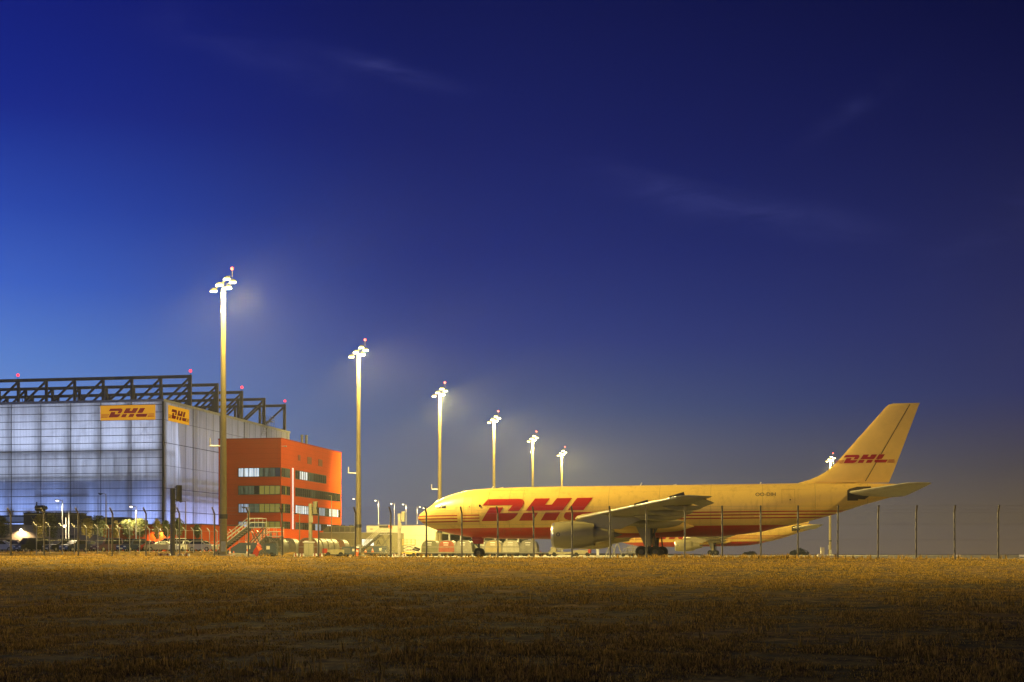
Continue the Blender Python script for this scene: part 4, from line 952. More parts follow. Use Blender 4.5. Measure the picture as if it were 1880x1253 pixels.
# ------------------------------------------------------------------ boarding stairs
def stairs(label, px, Y, n, rise, run, W_=1.6, canopy=False):
    t = thing('boarding_stairs', label, 'aircraft stairs', (at(px, Y), Y, 0), -AL*.4)
    H_ = n*rise+.4; Ln = n*run
    b = MB()
    for i in range(n): b.box((i*run+run/2,0,.4+i*rise), (run*1.05,W_,.04))
    b.make('treads', M['rail_light'], t)
    for sd in (-1, 1):
        b = MB(); b.beam((0,sd*W_/2,.25), (Ln,sd*W_/2,H_-.1), .08, .30); b.make('stringer', M['alu_dark'], t)
        b = MB()
        for dz in (.55, 1.05): b.tube((0,sd*W_/2,.4+dz), (Ln,sd*W_/2,H_+dz), .045, n=6); b.tube((Ln,sd*W_/2,H_+dz), (Ln+1.9,sd*W_/2,H_+dz), .045, n=6)
        for i in range(0, n+1, 3): b.tube((i*run,sd*W_/2,.4+i*rise), (i*run,sd*W_/2,1.45+i*rise), .025, n=6)
        for x in (Ln+.9, Ln+1.9): b.tube((x,sd*W_/2,H_), (x,sd*W_/2,H_+1.05), .025, n=6)
        b.make('handrail', M['rail_light'], t)
    b = MB(); b.box((Ln+.95,0,H_-.06), (1.95,W_+.1,.12)); b.make('platform', M['grey_metal'], t)
    b = MB(); b.prism([(Ln*.25,.4),(Ln+1.2,.4),(Ln+1.2,1.75),(Ln*.75,1.75)], -W_*.42, W_*.42); bo = b.make('chassis', M['blue_grey'], t)
    b = MB(); b.box((Ln+.1,-W_*.43,1.2), (.45,.02,.45)); b.make('notice', M['cream'], bo)
    b = MB()
    for sd in (-1, 1):
        b.beam((Ln+.2,sd*W_*.4,1.7), (Ln+1.8,sd*W_*.4,H_-.1), .09); b.beam((Ln+1.8,sd*W_*.4,.4), (Ln+.2,sd*W_*.4,H_-.1), .09); b.beam((Ln+1.85,sd*W_*.4,.3), (Ln+1.85,sd*W_*.4,H_-.1), .09)
    b.make('support_legs', M['alu_dark'], t)
    for x in (.8, Ln+.6):
        for sd in (-1, 1): b = MB(); b.lathe([(-.1,.12),(-.1,.3),(.1,.3),(.1,.12)], (x,sd*W_*.4,.3), 'y', 16, cap=(True,True)); b.make('wheel', M['black'], t)
    if canopy:
        b = MB(); b.box((Ln+.9,0,H_+1.55), (2.2,W_+.1,.10)); b.make('canopy', M['grey_metal'], t)
        b = MB(); b.bx((Ln-.1,-W_/2,H_+1.12), (Ln+1.5,W_/2,H_+1.50)); b.make('canopy_side', M['dark_box'], t)
        b = MB(); b.bx((Ln+1.55,-W_/2-.02,H_+.95), (Ln+1.95,W_/2,H_+1.48)); b.make('canopy_panel', M['orange'], t)
    return t
stairs('wide boarding stairs rising right beside the foot of the tallest mast', 396, 172, 14, .235, .30, 1.8)
s2_ = stairs('narrow steep boarding stairs standing behind the wide stairs and red bundle', 455, 182, 9, .26, .30, 1.2)
stairs('covered boarding stairs with a red panel by the letter A', 655, 246, 14, .25, .30, 1.7, True)

# ------------------------------------------------------------------ freight containers
def container(label, loc, rz, face, skin, W_=3.1, D_=2.4, H_=2.35, cut=.55):
    t = thing('freight_container', label, 'freight container', loc, rz, 'arched air freight containers')
    prof = [(-W_/2,0),(W_/2,0)]+[(W_/2*cos(a_)**.62, H_*(.34+.66*sin(a_)**(1.0 if cut < .6 else .8))) for a_ in np.linspace(0, pi/2, 8)]
    prof += [(-x, z) for x, z in prof[2:][::-1][1:]]
    b = MB(); b.prism(prof, -D_/2+.05, D_/2); b.make('shell', skin, t)
    ins = [(x*.93, .09+z*.93) for x, z in prof]; b = MB(); b.prism(ins, -D_/2, -D_/2+.049); b.make('door', face, t)
    b = MB(); n = len(prof)
    for k in range(n): p, q = prof[k], prof[(k+1)%n]; b.beam((p[0],-D_/2+.02,p[1]), (q[0],-D_/2+.02,q[1]), .09, .09)
    b.beam((-W_*.47,-D_/2-.01,H_*.45), (W_*.47,-D_/2-.01,H_*.45), .06, .14); b.make('frame', M['alu'], t)
    b = MB(); b.box((-.1,-D_/2-.02,H_*.80), (.9,.03,.14)); b.box((-.1,-D_/2-.02,H_*.62), (.8,.03,.10)); b.make('marking_plate', M['white'], t)
    return t
def dolly(label, loc, rz, L_=6.0):
    t = thing('container_dolly', label, 'dolly', loc, rz, 'flat dollies on the apron')
    b = MB(); b.box((0,0,.60), (L_,2.5,.14)); b.make('deck', M['alu'], t)
    b = MB(); b.box((0,-1.1,.47), (L_*.96,.1,.12)); b.box((0,1.1,.47), (L_*.96,.1,.12)); b.beam((-L_/2,0,.5), (-L_/2-1.0,0,.35), .08); b.make('frame', M['dark_steel'], t)
    for x in (-.38, -.14, .14, .38):
        for sd in (-1, 1): b = MB(); b.lathe([(-.1,.08),(-.1,.27),(.1,.27),(.1,.08)], (x*L_,sd*1.05,.27), 'y', 16, cap=(True,True)); b.make('wheel', M['black'], t)
    return t
ROW = [(791, 'olive', 'dull olive arched container under the aircraft nose, leftmost of the row'), (822, 'tarp', 'container closed with a rust red sheet under the aircraft nose'), (853, 'alu', 'bright framed arched container just left of the nose wheel'), (888, 'alu', 'arched container directly behind the nose wheel leg'), (908, 'panel', 'container with a plain tan front right of the nose wheel'), (940, 'plastic', 'pallet wrapped in crinkled clear plastic film among the containers'), (972, 'alu', 'bright framed arched container at the right end of the row')]
tan_m = mat('tan_panel', (.33,.26,.12), .6, 0, .1, 1); ol_m = mat('olive_sheet', (.12,.115,.06), .6, 0, .25, 2)
for k, (px, kind, lab) in enumerate(ROW):
    X, Y = at(px, 240), 240-(px-880)*.018+(3 if px == 888 else 0)
    face, skin = {'olive': (ol_m, ol_m), 'tarp': (M['tarp'], M['alu']), 'alu': (M['alu'], M['alu_dark']), 'panel': (tan_m, M['alu']), 'plastic': (M['plastic'], M['plastic'])}[kind]
    c = container(lab, (X, Y, .67), -AL, face, skin, 2.95, 2.4, 2.05, .75 if kind == 'plastic' else .55)
for px, lab in ((806,'long flat dolly carrying the olive and red containers'), (866,'long flat dolly carrying the containers beside the nose wheel'), (927,'long flat dolly carrying the tan and plastic wrapped loads'), (985,'long flat dolly under the right end of the container row'), (690,'empty flat dolly in front of the covered stairs'), (759,'empty flat dolly left of the aircraft nose'), (626,'empty flat dolly between the containers and the second mast')):
    dolly(lab, (at(px, 240), 240-(px-880)*.018, 0), -AL, 5.4 if px > 780 else 6.2)
br_m = mat('brown_curtain', (.16,.075,.035), .6, 0, .35, 2)
GA = [(507, 205, 0, ol_m, M['alu_dark'], 'dark olive arched container behind the stair frames'), (507, 205, 5.6, M['alu'], M['alu'], 'bright edged container tucked behind the dark olive one')]
GB = [(570, 206, 0, br_m, M['alu'], 'brown curtained container, front of the stack line before the orange block'), (570, 206, 2.75, M['alu_dark'], M['alu'], 'second container back in the line behind the brown curtained one'), (570, 206, 5.5, M['alu_dark'], M['alu'], 'third container back in the line, with a bright top edge'), (570, 206, 8.3, M['alu_dark'], M['alu'], 'fourth container back in the line, before the gap'), (570, 206, 13.8, br_m, M['alu'], 'last brown ended container of the line beside the grey building')]
for px, Y, d, f_, s_, lab in GA+GB: container(lab, (at(px, Y)+d*sin(AL), Y+d*cos(AL), .35 if d < 13 else .3), -AL, f_, s_, 3.05, 2.3, 2.38)
# ------------------------------------------------------------------ ground equipment
def tube_thing(name, label, cat, loc, parts, rz=0):
    t = thing(name, label, cat, loc, rz)
    for nm, m, fn in parts: b = MB(); fn(b); b.make(nm, m, t)
    return t
def wheels(t, xs, y, r=.3, z=None):
    for x in xs:
        for sd in (-1, 1): b = MB(); b.lathe([(-.1,r*.4),(-.1,r),(.1,r),(.1,r*.4)], (x,sd*y,r), 'y', 16, cap=(True,True)); b.make('wheel', M['black'], t)
# platform lift with folded cage
t = thing('scissor_lift', 'yellow scissor lift with cage rails right of the pale display column', 'lift', (at(751,238),238,0), 0)
b = MB(); b.box((0,0,.55), (2.4,1.2,.35)); b.make('chassis', M['yellow_equipment'], t); wheels(t, (-.8,.8), .6)
b = MB()
for sd in (-.5,.5):
    for k in range(2): b.beam((-1,sd,.8+k*.55), (1,sd,1.35+k*.55), .07); b.beam((1,sd,.8+k*.55), (-1,sd,1.35+k*.55), .07)
b.make('scissor_arms', M['dark_steel'], t)
b = MB(); b.box((0,0,1.95), (2.2,1.2,.08))
for x in (-1.05,-.35,.35,1.05):
    for sd in (-.58,.58): b.tube((x,sd,1.95), (x,sd,2.9), .03, n=6)
for dz in (2.4,2.9):
    for sd in (-.58,.58): b.tube((-1.05,sd,dz), (1.05,sd,dz), .03, n=6)
b.make('cage', M['yellow_equipment'], t)
b = MB(); b.beam((.9,-.2,1.5), (1.9,-.3,1.15), .3, .35); b.beam((.6,-.3,1.2), (1.7,-.35,.9), .25); b.make('hoses', M['black'], t)
# red bundle on a hand cart
t = thing('tarpaulin_bundle', 'red folded tarpaulin bundle leaning beside the stair frames', 'tarpaulin', (at(471,170),170,0), .2)
b = MB(); b.rings([[(-.55,-.3,.0),(.05,-.3,.0),(.05,.3,0),(-.55,.3,0)], [(-.35,-.3,.8),(.35,-.3,.7),(.35,.3,.7),(-.35,.3,.8)], [(.0,-.32,1.35),(.62,-.3,1.2),(.62,.3,1.2),(.0,.3,1.35)], [(.12,-.1,1.75),(.3,-.1,1.75),(.3,.1,1.75),(.12,.1,1.75)]]); b.make('bundle', M['red'], t)
b = MB(); b.add([(-.05,-.36,1.45),(.72,-.34,1.0),(.25,-.40,.75)], [(0,1,2)]); b.add([(-.05,-.345,1.45),(.72,-.325,1.0),(.25,-.385,.75)], [(0,2,1)]); b.make('flap', M['orange'], t)
# cones, bin, posts
def cone(label, px, Y, h=.75, z=0):
    t = thing('traffic_cone', label, 'traffic cone', (at(px,Y),Y,z), 0, 'orange traffic cones')
    b = MB(); b.lathe([(.03,.20),(h,.04)], (0,0,0), 'z', 12, cap=(True,True)); b.make('cone', M['orange'], t, smooth=True, angle=50)
    b = MB(); b.box((0,0,.02), (.46,.46,.04)); b.make('foot', M['black'], t)
    b = MB(); b.lathe([(h*.45,.142),(h*.68,.104)], (0,0,0), 'z', 12); b.make('band', M['white'], t, smooth=True)
cone('orange cone under the wide boarding stairs, close to the steps', 422, 168, 1.0); cone('smaller orange cone right of the stair steps, before the blue chassis', 429, 168)
cone('tall orange cone just left of the red tarpaulin bundle', 454, 166, 1.0); cone('orange cone standing on the empty dolly before the covered stairs', 684, 240, .75, .67); cone('orange cone at the right end of the container row', 993, 238, 1.0); cone('tiny orange cone left on the dolly deck below the stairs notice', 671, 240, .5, .67)
t = thing('waste_bin', 'orange litter bin on a post at the foot of the wide stairs', 'bin', (at(406.5,162),162,0), 0)
b = MB(); b.lathe([(.55,.24),(1.25,.30)], (0,0,0), 'z', 14, cap=(True,True)); b.make('bin', M['orange'], t, smooth=True, angle=40)
b = MB(); b.lathe([(1.25,.33),(1.36,.30),(1.40,.05)], (0,0,0), 'z', 14, cap=(False,True)); b.make('lid', M['cream'], t); b = MB(); b.tube((0,0,0), (0,0,.55), .05); b.make('post', M['dark_steel'], t)
t = thing('marker_post', 'orange marker post at the foot of the second mast', 'post', (at(656,196),196,0), 0); b = MB(); b.box((0,0,.55), (.35,.3,1.1)); b.make('post', M['orange'], t); b = MB(); b.box((0,0,.04), (.6,.5,.08)); b.make('foot', M['black'], t); b = MB(); b.box((0,-.16,.8), (.3,.02,.2)); b.make('band', M['white'], t)
# steel frame trolleys right of the bundle
def frame_rack(label, px, Y, w, h):
    t = thing('steel_rack', label, 'rack', (at(px,Y),Y,0), 0); b = MB()
    for x in (-w/2, w/2):
        for y in (-.5,.5): b.beam((x,y,.15), (x,y,h), .09)
    for z in (.3, h*.5, h):
        for y in (-.5,.5): b.beam((-w/2,y,z), (w/2,y,z), .08)
        for x in (-w/2,w/2): b.beam((x,-.5,z), (x,.5,z), .08)
    b.make('frame', M['alu'], t); b = MB(); b.beam((-w/2,-.5,.3), (w/2,-.5,h*.5), .06); b.make('brace', M['alu_dark'], t); wheels(t, (-w*.4,w*.4), .5, .14)
frame_rack('tall light steel rack left of the dark olive container', 486, 190, 1.5, 3.2)
frame_rack('slim steel rack in front of the dark olive container', 503, 192, .8, 3.4)
t = thing('pallet_sheets', 'flat pale sheets lying stacked on the ground beside the stairs', 'pallet', (at(440,166),166,.0), -AL)
for k in range(3): b = MB(); b.box((.2*k,0,.12+.13*k), (3.4-.5*k,1.6,.09), ry=.03*k); b.make('sheet', M['plastic'], t)
t = thing('equipment_cabinet', 'olive electrical cabinet at the foot of the olive display column', 'cabinet', (at(569,180.5),180.3,0), 0)
b = MB(); b.box((-.1,0,1.0), (1.25,.6,1.7)); b.make('cabinet', M['greygreen'], t)
b = MB(); b.box((-.4,-.31,1.0), (.55,.02,1.5)); b.box((.2,-.31,1.0), (.55,.02,1.5)); b.make('doors', mat('cabinet_door', (.30,.28,.18), .5), t)
b = MB(); b.box((-.1,0,1.92), (1.5,.8,.1)); b.make('top', M['white'], t); b = MB(); b.box((-.1,0,.08), (1.3,.65,.16)); b.make('plinth', M['concrete'], t)
t = thing('sign_board', 'small tilted blue and white sign before the grey service building', 'sign', (at(629,262),262,0), 0)
b = MB(); b.add([(-.55,0,3.0),(.55,0,3.0),(-.0,0,2.1),(-.5,0,2.2)], [(0,1,2,3)]); b.add([(-.55,.04,3.0),(.55,.04,3.0),(-.0,.04,2.1),(-.5,.04,2.2)], [(3,2,1,0)]); b.make('panel', M['blue_grey'], t)
b = MB(); b.lathe([(-.02,.001),(-.02,.26)], (-.08,0,2.62), 'y', 14); b.make('disc', mat('sign_disc', (.7,.72,.8), .4), t); b = MB(); b.tube((-.1,.03,0), (-.1,.03,2.3), .04); b.make('post', M['pole'], t)
def tangle(name, label, cat, px, Y, w, h, m, seed, n=12):
    r = random.Random(seed); t = thing(name, label, cat, (at(px,Y),Y,0), 0)
    b = MB(); b.box((0,0,.42), (w,1.1,.16)); b.make('chassis', M['alu_dark'], t); wheels(t, (-w*.36,w*.36), .5, .24)
    b = MB()
    for k in range(n): x = -w/2+w*k/(n-1); b.beam((x,-.4,.5), (x+r.uniform(-.5,.5),r.uniform(-.3,.3),h*r.uniform(.55,1)), .07)
    for k in range(3): b.beam((-w/2,-.42,.8+k*h*.22), (w/2,-.42,.8+k*h*.22+r.uniform(-.3,.3)), .06)
    b.make('rails', m, t); return t
tangle('tow_bar_rack', 'yellow rack of tow bars left of the grey building corner', 'rack', 640, 236, 3.4, 1.9, M['yellow_equipment'], 3)
tangle('tow_bar_rack', 'pale rack of rods behind the covered stairs legs', 'rack', 712, 240, 2.4, 1.6, M['alu'], 4, 8)
# belt loader, tractor, board, ladder, carts under the wing
t = thing('belt_loader', 'pale belt loader with a sloping conveyor under the engine', 'belt loader', (at(1036,232),232,0), -AL)
b = MB(); b.box((0,0,.55), (5.0,1.3,.4)); b.make('chassis', M['cream_gear'], t); b = MB(); b.beam((-2.6,0,.85), (2.8,0,1.75), .9, .22); b.make('conveyor', M['alu'], t); b = MB(); b.box((-1.7,-.2,1.1), (.9,.8,.8)); b.make('cab', M['cream_gear'], t); wheels(t, (-1.6,1.5), .6, .34)
t = thing('baggage_tractor', 'cream baggage tractor with red rear under the engine', 'tractor', (at(1069,228),228,0), -AL)
b = MB(); b.prism([(-1.4,.35),(1.4,.35),(1.4,.95),(.3,1.0),(-.2,1.05),(-1.4,1.0)], -.65, .65); b.make('body', M['cream_gear'], t); b = MB(); b.bx((1.0,-.66,.5), (1.42,.66,1.15)); b.make('rear_panel', M['red'], t); b = MB()
for x in (-.5,.7):
    for sd in (-.55,.55): b.beam((x,sd,1.0), (x,sd,1.75), .07)
b.box((.1,0,1.78), (1.5,1.25,.07)); b.make('roof_frame', M['cream_gear'], t); wheels(t, (-.9,.9), .62, .33)
t_tractor = t
t = thing('white_board', 'small bright white board standing under the wing behind the engine', 'sign', (at(1097.5,205),205,0), 0); b = MB(); b.box((0,0,.62), (.40,.06,.95)); b.make('panel', mat('white_board', (.85,.85,.82), .4), t); b = MB(); b.box((0,0,.05), (.5,.4,.1)); b.make('foot', M['grey_metal'], t)
t2 = dup(t_tractor, (at(612,196),196,0), radians(200), 'cream baggage tractor with red rear before the line of containers')
t = thing('ground_power_unit', 'blue grey wheeled power unit beside the orange marker post', 'power unit', (at(644,200),200,0), -AL)
b = MB(); b.prism([(-1.1,.35),(1.1,.35),(1.1,1.25),(.9,1.45),(-1.1,1.45)], -.6, .6); b.make('housing', M['blue_grey'], t)
b = MB()
for k in range(4): b.bx((-.9,-.63,.6+k*.18), (.1,-.601,.70+k*.18))
b.make('louvres', M['alu'], t); b = MB(); b.box((.6,-.62,.95), (.4,.03,.35)); b.make('panel', M['cream'], t); b = MB(); b.beam((-1.1,0,.4), (-2.1,0,.25), .09); b.make('tow_bar', M['alu_dark'], t); wheels(t, (-.7,.7), .5, .26)
def ladder(label, px, Y, h):
    t = thing('step_ladder', label, 'ladder', (at(px,Y),Y,0), 0)
    for sd in (-1,1):
        b = MB(); b.beam((-.8,sd*.4,0), (.05,sd*.25,h), .09); b.beam((.8,sd*.4,0), (.05,sd*.25,h), .09); b.make('side_rail', M['alu'], t)
    b = MB()
    for k in range(1,7): f = k/7; b.beam((-.8+.85*f,-.4+.1*f,h*f), (-.8+.85*f,.4-.1*f,h*f), .06)
    b.make('rungs', M['alu'], t)
ladder('tall pale folding ladder left of the main wheels', 1121, 216, 2.1); ladder('leaning pale folding ladder beside the taller one', 1133, 220, 2.2)
tangle('service_cart', 'pale service cart with hoses next to the main wheels', 'cart', 1153, 214, 2.0, 1.9, M['alu'], 8, 8)
t = tangle('hydrant_cart', 'small cart with a dark wheel left of the main wheels', 'cart', 1164, 226, 1.8, 1.5, M['cream_gear'], 9, 6)
# small cabinets by the lone mast, marker boards
t = thing('utility_pillar', 'white utility pillar left of the lone mast base', 'pillar', (at(1510,140),140,0), 0); b = MB(); b.box((0,0,.55), (.34,.3,.95)); b.make('body', M['cream'], t); b = MB(); b.box((-.3,0,.2), (.3,.3,.4)); b.make('side_box', M['cream'], t); b = MB(); b.box((0,0,.05), (.5,.5,.1)); b.make('plinth', M['concrete'], t)
t = thing('sign_post', 'thin sign post with a narrow white plate by the lone mast', 'sign', (at(1521,140),140,0), 0); b = MB(); b.tube((0,0,0), (0,0,1.0), .025); b.make('post', M['pole'], t); b = MB(); b.box((0,-.03,1.05), (.10,.02,.45)); b.make('plate', M['white'], t)
b = MB(); b.box((0,0,.10), (2.0,1.2,.2)); b.box((.7,0,.22), (.5,1.0,.06)); tag(b.make('concrete_slab', M['concrete'], None, (at(1521,141.5),141.5,0), -AL), 'low pale concrete slab under the utility pillar', 'slab')
for px, lab in ((1758,'small white marker board on the ground at the right'), (1876,'small white marker board cut by the right picture edge')):
    t = thing('marker_board', lab, 'marker', (at(px,130),130,0), 0, 'white marker boards'); b = MB(); b.box((0,0,.2), (.5,.08,.2)); b.make('board', mat('marker_white', (.8,.8,.8), .4), t); b = MB(); b.tube((-.15,0,0), (-.15,0,.12), .02); b.tube((.15,0,0), (.15,0,.12), .02); b.make('legs', M['grey_metal'], t)

# ------------------------------------------------------------------ parked cars
def car_proto(kind):
    t = thing('parked_car', 'x', 'car', (0,0,0), 0, 'cars parked in front of the annex')
    Ln, Hh = {'hatch': (3.9,1.48), 'sedan': (4.5,1.42), 'suv': (4.5,1.72), 'van': (4.6,1.85)}[kind]; L2 = Ln/2
    low = [(-L2,.28),(-L2,.68),(-L2+.1,.86),(-L2+1.1,.98),(L2-.55 if kind != 'sedan' else L2-1.0,.98),(L2-.05,.94),(L2,.6),(L2,.28)]
    cab = {'hatch': [(-L2+1.0,.96),(-L2+1.75,Hh),(L2-.7,Hh),(L2-.15,.96)], 'sedan': [(-L2+1.2,.96),(-L2+1.95,Hh),(L2-1.55,Hh),(L2-.75,.96)], 'suv': [(-L2+1.1,.96),(-L2+1.7,Hh),(L2-.45,Hh),(L2-.1,.96)], 'van': [(-L2+.7,.96),(-L2+1.35,Hh),(L2-.2,Hh),(L2-.05,.96)]}[kind]
    b = MB(); ins = .05
    R = [[(x*.97,-.80,z) for x, z in low], [(x,-.86,z) for x, z in low], [(x,.86,z) for x, z in low], [(x*.97,.80,z) for x, z in low]]; b.rings(R)
    top = [cab[1], cab[2]]; cv = [(x,y,z) for y in (-.78,.78) for x, z in cab]; cv = [(x, y*(.84 if z > 1 else 1), z) for x, y, z in cv]
    b.add(cv, [(0,1,2,3)[::-1],(4,5,6,7),(0,1,5,4),(1,2,6,5),(2,3,7,6)]); body = b.make('body', M['white'], t, smooth=True, angle=25)
    g_ = MB()
    def lerp(p, q, f): return tuple(p[i]+(q[i]-p[i])*f for i in range(3))
    def inset(q, m, off):
        c = [sum(p[i] for p in q)/4 for i in range(3)]; return [tuple(c[i]+(p[i]-c[i])*m+off[i] for i in range(3)) for p in q]
    for sd, ix in ((-1,(0,1,2,3)), (1,(4,5,6,7))): g_.add(inset([cv[i] for i in ix], .84, (0,sd*.012,0)), [(0,1,2,3)])
    g_.add(inset([cv[0],cv[1],cv[5],cv[4]], .86, (-.012,0,.01)), [(0,1,2,3)]); g_.add(inset([cv[2],cv[3],cv[7],cv[6]], .84, (.012,0,.01)), [(0,1,2,3)]); g_.make('windows', M['glass_dark'], t)
    for x in (-L2+.8, L2-.8):
        for sd in (-1,1):
            w = MB(); w.lathe([(-.09,.19),(-.09,.28),(-.06,.31),(.06,.31),(.09,.28),(.09,.19)], (x,sd*.80,.31), 'y', 18); o = w.make('wheel', M['black'], t, smooth=True)
            w = MB(); w.lathe([(-.085,.001),(-.085,.19),(.085,.19),(.085,.001)], (x,sd*.80,.31), 'y', 12); w.make('rim', M['grey_metal'], o)
    for sd in (-1,1):
        w = MB(); w.box((-L2-.005,sd*.58,.66), (.05,.34,.16)); w.make('headlight', mat('headlight_glass', (.75,.75,.72), .12, .3, 0), t)
        w = MB(); w.box((L2+.005,sd*.66,.72), (.05,.2,.26)); w.make('tail_light', M['red'], t)
    w = MB(); w.box((-L2-.03,0,.42), (.02,.5,.11)); w.box((L2+.03,0,.5), (.02,.5,.11)); w.make('number_plate', M['white'], t)
    return t
PR = {k: car_proto(k) for k in ('hatch','sedan','suv','van')}
used = set()
def paint(n, c, mtl=.3): return mat('car_paint_'+n, c, .28, mtl, 0, coat=.6)
CP = {'silver': paint('silver',(.42,.41,.39),.5), 'black': paint('black',(.012,.012,.014)), 'blue': paint('blue',(.02,.035,.09)), 'plum': paint('plum',(.12,.06,.10)), 'red': paint('red',(.32,.03,.02)), 'white': paint('white',(.72,.72,.70),0), 'grey': paint('grey',(.12,.12,.12),.4), 'green': paint('green',(.02,.05,.03)), 'champagne': paint('champagne',(.46,.40,.28),.5)}
def car(kind, px, Y, col, rz, label):
    if kind in used: t = dup(PR[kind])
    else: t = PR[kind]; used.add(kind)
    X, _, z = base(px, Y); t.location = (X, Y, z+.016); t.rotation_euler = (0,0,radians(rz)); t['label'] = label; remat(t, 'body', CP[col])
car('hatch', 6, 192, 'silver', 180, 'silver hatchback at the far left picture edge, seen side on')
car('hatch', 37, 194, 'champagne', 150, 'champagne hatchback second from the left, half behind the black van')
car('van', 58, 191, 'black', 55, 'black van with its front turned to the fence, third from left')
car('sedan', 82, 194, 'grey', 70, 'grey saloon between the black van and the first slim tree trunk')
car('sedan', 109, 191, 'black', 62, 'black saloon nose on, left of the two white poles')
car('suv', 124, 194, 'green', 75, 'dark green off-roader right of the two white poles')
car('hatch', 137, 189, 'blue', 60, 'dark blue hatchback with pale number plate, beneath the leafy tree')
car('sedan', 160, 193, 'blue', 80, 'blue saloon with bright front lamps beside the plum coloured car')
car('hatch', 178, 196, 'black', 100, 'black hatchback mostly behind the plum coloured car')
car('van', 197, 190, 'plum', 60, 'plum people carrier with bright plate in the middle of the row')
car('suv', 222, 196, 'black', 95, 'black off-roader just right of the plum people carrier')
car('suv', 243, 190, 'blue', 65, 'dark blue off-roader with bright front, left of the red car')
car('hatch', 262, 192, 'red', 75, 'red hatchback nose on, right of the blue off-roader')
car('hatch', 276, 195, 'champagne', 170, 'champagne hatchback side on between the red and silver cars')
car('sedan', 295, 191, 'silver', 20, 'silver saloon left of the dark display column')
car('van', 316, 194, 'white', 60, 'white van partly behind the dark display column')
car('hatch', 331, 191, 'white', 80, 'white hatchback just right of the dark display column')
car('suv', 352, 194, 'black', 70, 'black off-roader under the right hand annex tree')
car('hatch', 372, 190, 'champagne', 160, 'champagne hatchback at the right end of the row by the stairs')
for px, k, c, lab in ((20,'suv','black','black off-roader in the back row behind the silver hatchback'), (100,'van','grey','grey van in the back row left of the two white poles'), (147,'suv','plum','plum off-roader in the back row under the leafy tree'), (212,'van','black','black van in the back row above the plum people carrier'), (232,'sedan','red','red saloon in the back row left of the small bright lamp pole'), (258,'van','blue','blue van in the back row above the red hatchback'), (303,'suv','red','red off-roader in the back row near the wall lamp'), (344,'van','grey','grey van in the back row right of the display column')):
    car(k, px, 206, c, random.choice((80, 95, 100)), lab)

# ------------------------------------------------------------------ trees
def leaf_mat(name, c1, c2):
    m = bpy.data.materials.new(name); m.use_nodes = True; nt = m.node_tree; N = nt.nodes.new; L = nt.links.new; b = nt.nodes['Principled BSDF']; b.inputs['Roughness'].default_value = .6
    ge = N('ShaderNodeNewGeometry'); r = N('ShaderNodeValToRGB'); e = r.color_ramp.elements; e[0].color = (*c1,1); e[1].color = (*c2,1); L(ge.outputs['Random Per Island'], r.inputs[0]); L(r.outputs[0], b.inputs['Base Color']); return m
LEAF = leaf_mat('tree_leaves', (.035,.055,.012), (.13,.14,.03)); LEAF_Y = leaf_mat('yellow_leaves', (.16,.13,.02), (.38,.30,.06)); LEAF_D = leaf_mat('dark_leaves', (.02,.03,.01), (.06,.065,.02))
def tree(name, label, px, Y, ytop, yb, wpx, seed, leaf, n=2600, cat='tree', group='young trees along the car park', ls=.10):
    r = random.Random(seed); X, _, z = base(px, Y); h = zz(ytop, Y)-z; hb = zz(yb, Y)-z; w = wpx/F*Y/2
    t = thing(name, label, cat, (X, Y, z), 0, group)
    b = MB(); b.tube((0,0,-.2), (.03,0,hb), .09, .07, 8); b.tube((.03,0,hb), (0,.05,h*.93), .07, .015, 8)
    tips = []
    for k in range(14):
        f = (k+.5)/14; zz0 = hb+(h-hb)*f*.85; a_ = k*2.4; rr = w*(.95*sin(pi*min(1, f*.85+.13)))**.8*r.uniform(.6,1.05)
        tip = (rr*cos(a_), rr*sin(a_), zz0+rr*.6); b.tube((0,0,zz0-.1), tip, .03, .008, 5); tips.append(tip); tips.append((tip[0]*.5, tip[1]*.5, zz0+rr*.35))
    b.make('trunk', M['bark'], t, smooth=True)
    c = MB(); tips.append((0,0,h*.97))
    for k in range(n):
        p = tips[r.randrange(len(tips))]; sg = w*.26; q = Vector((p[0]+r.gauss(0,sg), p[1]+r.gauss(0,sg), p[2]+r.gauss(0,sg*1.1)))
        if q.z > h: q.z = h-r.random()*.3
        d = Vector((r.gauss(0,1), r.gauss(0,1), r.gauss(0,.7))).normalized(); e = d.orthogonal().normalized(); s = ls*r.uniform(.6,1.3)
        c.add([q-d*s, q+e*s*.5, q+d*s, q-e*s*.5], [(0,1,2,3)])
    c.make('crown', leaf, t); return t
TL = [(3,204,950,985,26,LEAF,'green tree cut by the left picture edge'), (72,203,944,986,24,LEAF_Y,'yellowish slim tree left of the plant room edge'), (93,207,941,988,26,LEAF,'dark green tree in front of the plant room right corner'), (159,204,952,984,22,LEAF_Y,'small yellow green tree with a tiny lamp showing through'), (181,207,947,984,30,LEAF,'broad leafy green tree in the middle of the car park'), (213,204,956,990,11,LEAF_Y,'narrow bright yellow sapling in the car park'), (234,207,954,986,22,LEAF,'green tree before the grey wall, left of the orange part'), (256,208,952,986,24,LEAF,'green tree where the annex wall turns orange'), (288,203,953,988,15,LEAF_Y,'slim yellow tree just left of the bright wall lamp'), (305,206,956,985,16,LEAF,'green tree just right of the bright wall lamp'), (327,207,951,984,18,LEAF,'green tree right of the dark display column'), (362,208,964,986,13,LEAF_D,'small round dark tree near the corner of the annex')]
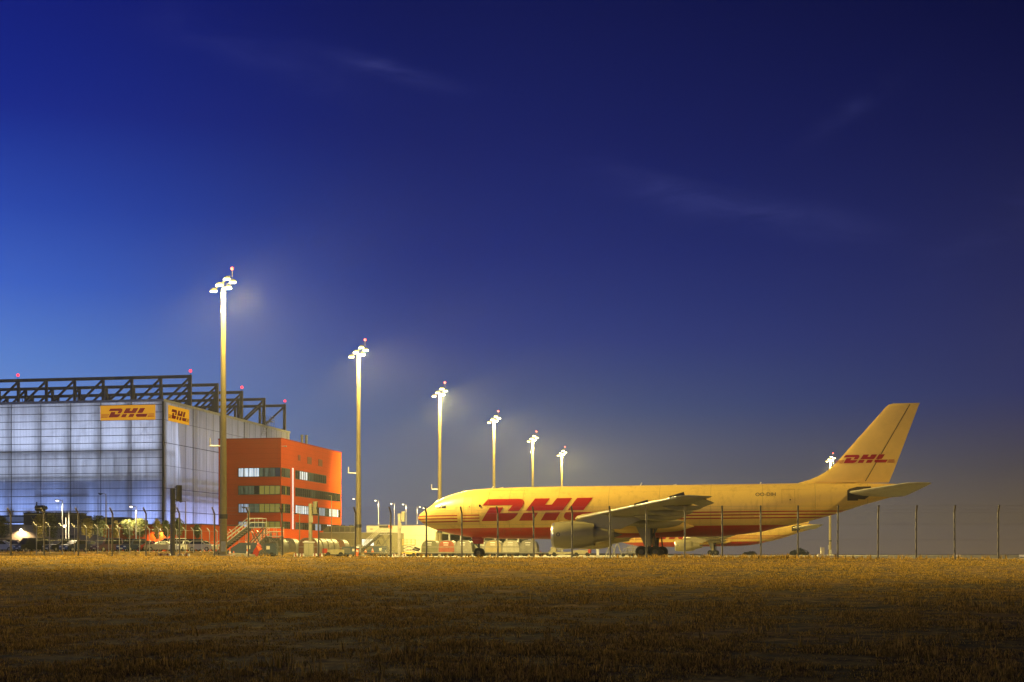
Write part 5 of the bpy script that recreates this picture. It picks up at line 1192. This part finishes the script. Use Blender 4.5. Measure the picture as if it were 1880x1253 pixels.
for k, (px, Y, yt, yb, w, lf, lab) in enumerate(TL): tree('young_tree', lab, px, Y, yt, yb, w, 20+k, lf)
def bush(label, px, Y, ytop, wpx, seed):
    r = random.Random(seed); X, _, z = base(px, Y); h = zz(ytop, Y)-z; w = wpx/F*Y/2
    t = thing('far_bush', label, 'bush', (X, Y, z), 0, 'far bushes on the horizon')
    b = MB()
    for k in range(6): b.tube((r.uniform(-w*.4,w*.4),0,-.3), (r.uniform(-w*.7,w*.7),0,h*.6), .12, .03, 5)
    b.make('stems', M['bark'], t)
    c = MB(); lob = [(r.uniform(-.65,.65)*w, r.uniform(-.5,.5)*w, r.uniform(.55,1.0)) for _ in range(7)]
    for k in range(1500):
        lx, ly, lh = lob[r.randrange(7)]; d = Vector((r.gauss(0,1), r.gauss(0,1), abs(r.gauss(0,1)))).normalized()*r.random()**.4
        q = Vector((lx+d.x*w*.42, ly+d.y*w*.42, max(0, d.z*h*lh*(1-.35*(lx/w)**2)))); u = Vector((r.gauss(0,1), r.gauss(0,1), r.gauss(0,.7))).normalized(); e = u.orthogonal().normalized(); sz = .5*r.uniform(.6,1.3)
        c.add([q-u*sz, q+e*sz*.5, q+u*sz, q-e*sz*.5], [(0,1,2,3)])
    c.make('crown', LEAF_D, t)
for k, (px, Y, yt, w, lab) in enumerate(((1467,620,1003,42,'larger distant dark rounded bush under the second aircraft tail'), (1375,640,1011,26,'smaller distant dark bush nearer the second aircraft wheels'))):
    bush(lab, px, Y, yt, w, 60+k)

# ------------------------------------------------------------------ haze in the night air
hz = bpy.data.materials.new('night_haze'); hz.use_nodes = True; nt = hz.node_tree; nt.nodes.clear()
pvn = nt.nodes.new('ShaderNodeVolumePrincipled'); pvn.inputs['Density'].default_value = .00016; pvn.inputs['Color'].default_value = (.85,.90,.95,1); pvn.inputs['Anisotropy'].default_value = .45
ou = nt.nodes.new('ShaderNodeOutputMaterial'); nt.links.new(pvn.outputs[0], ou.inputs['Volume'])
b = MB(); b.bx((-1300,-450,-6), (1300,1800,35)); tag(b.make('haze', hz), kind='stuff')
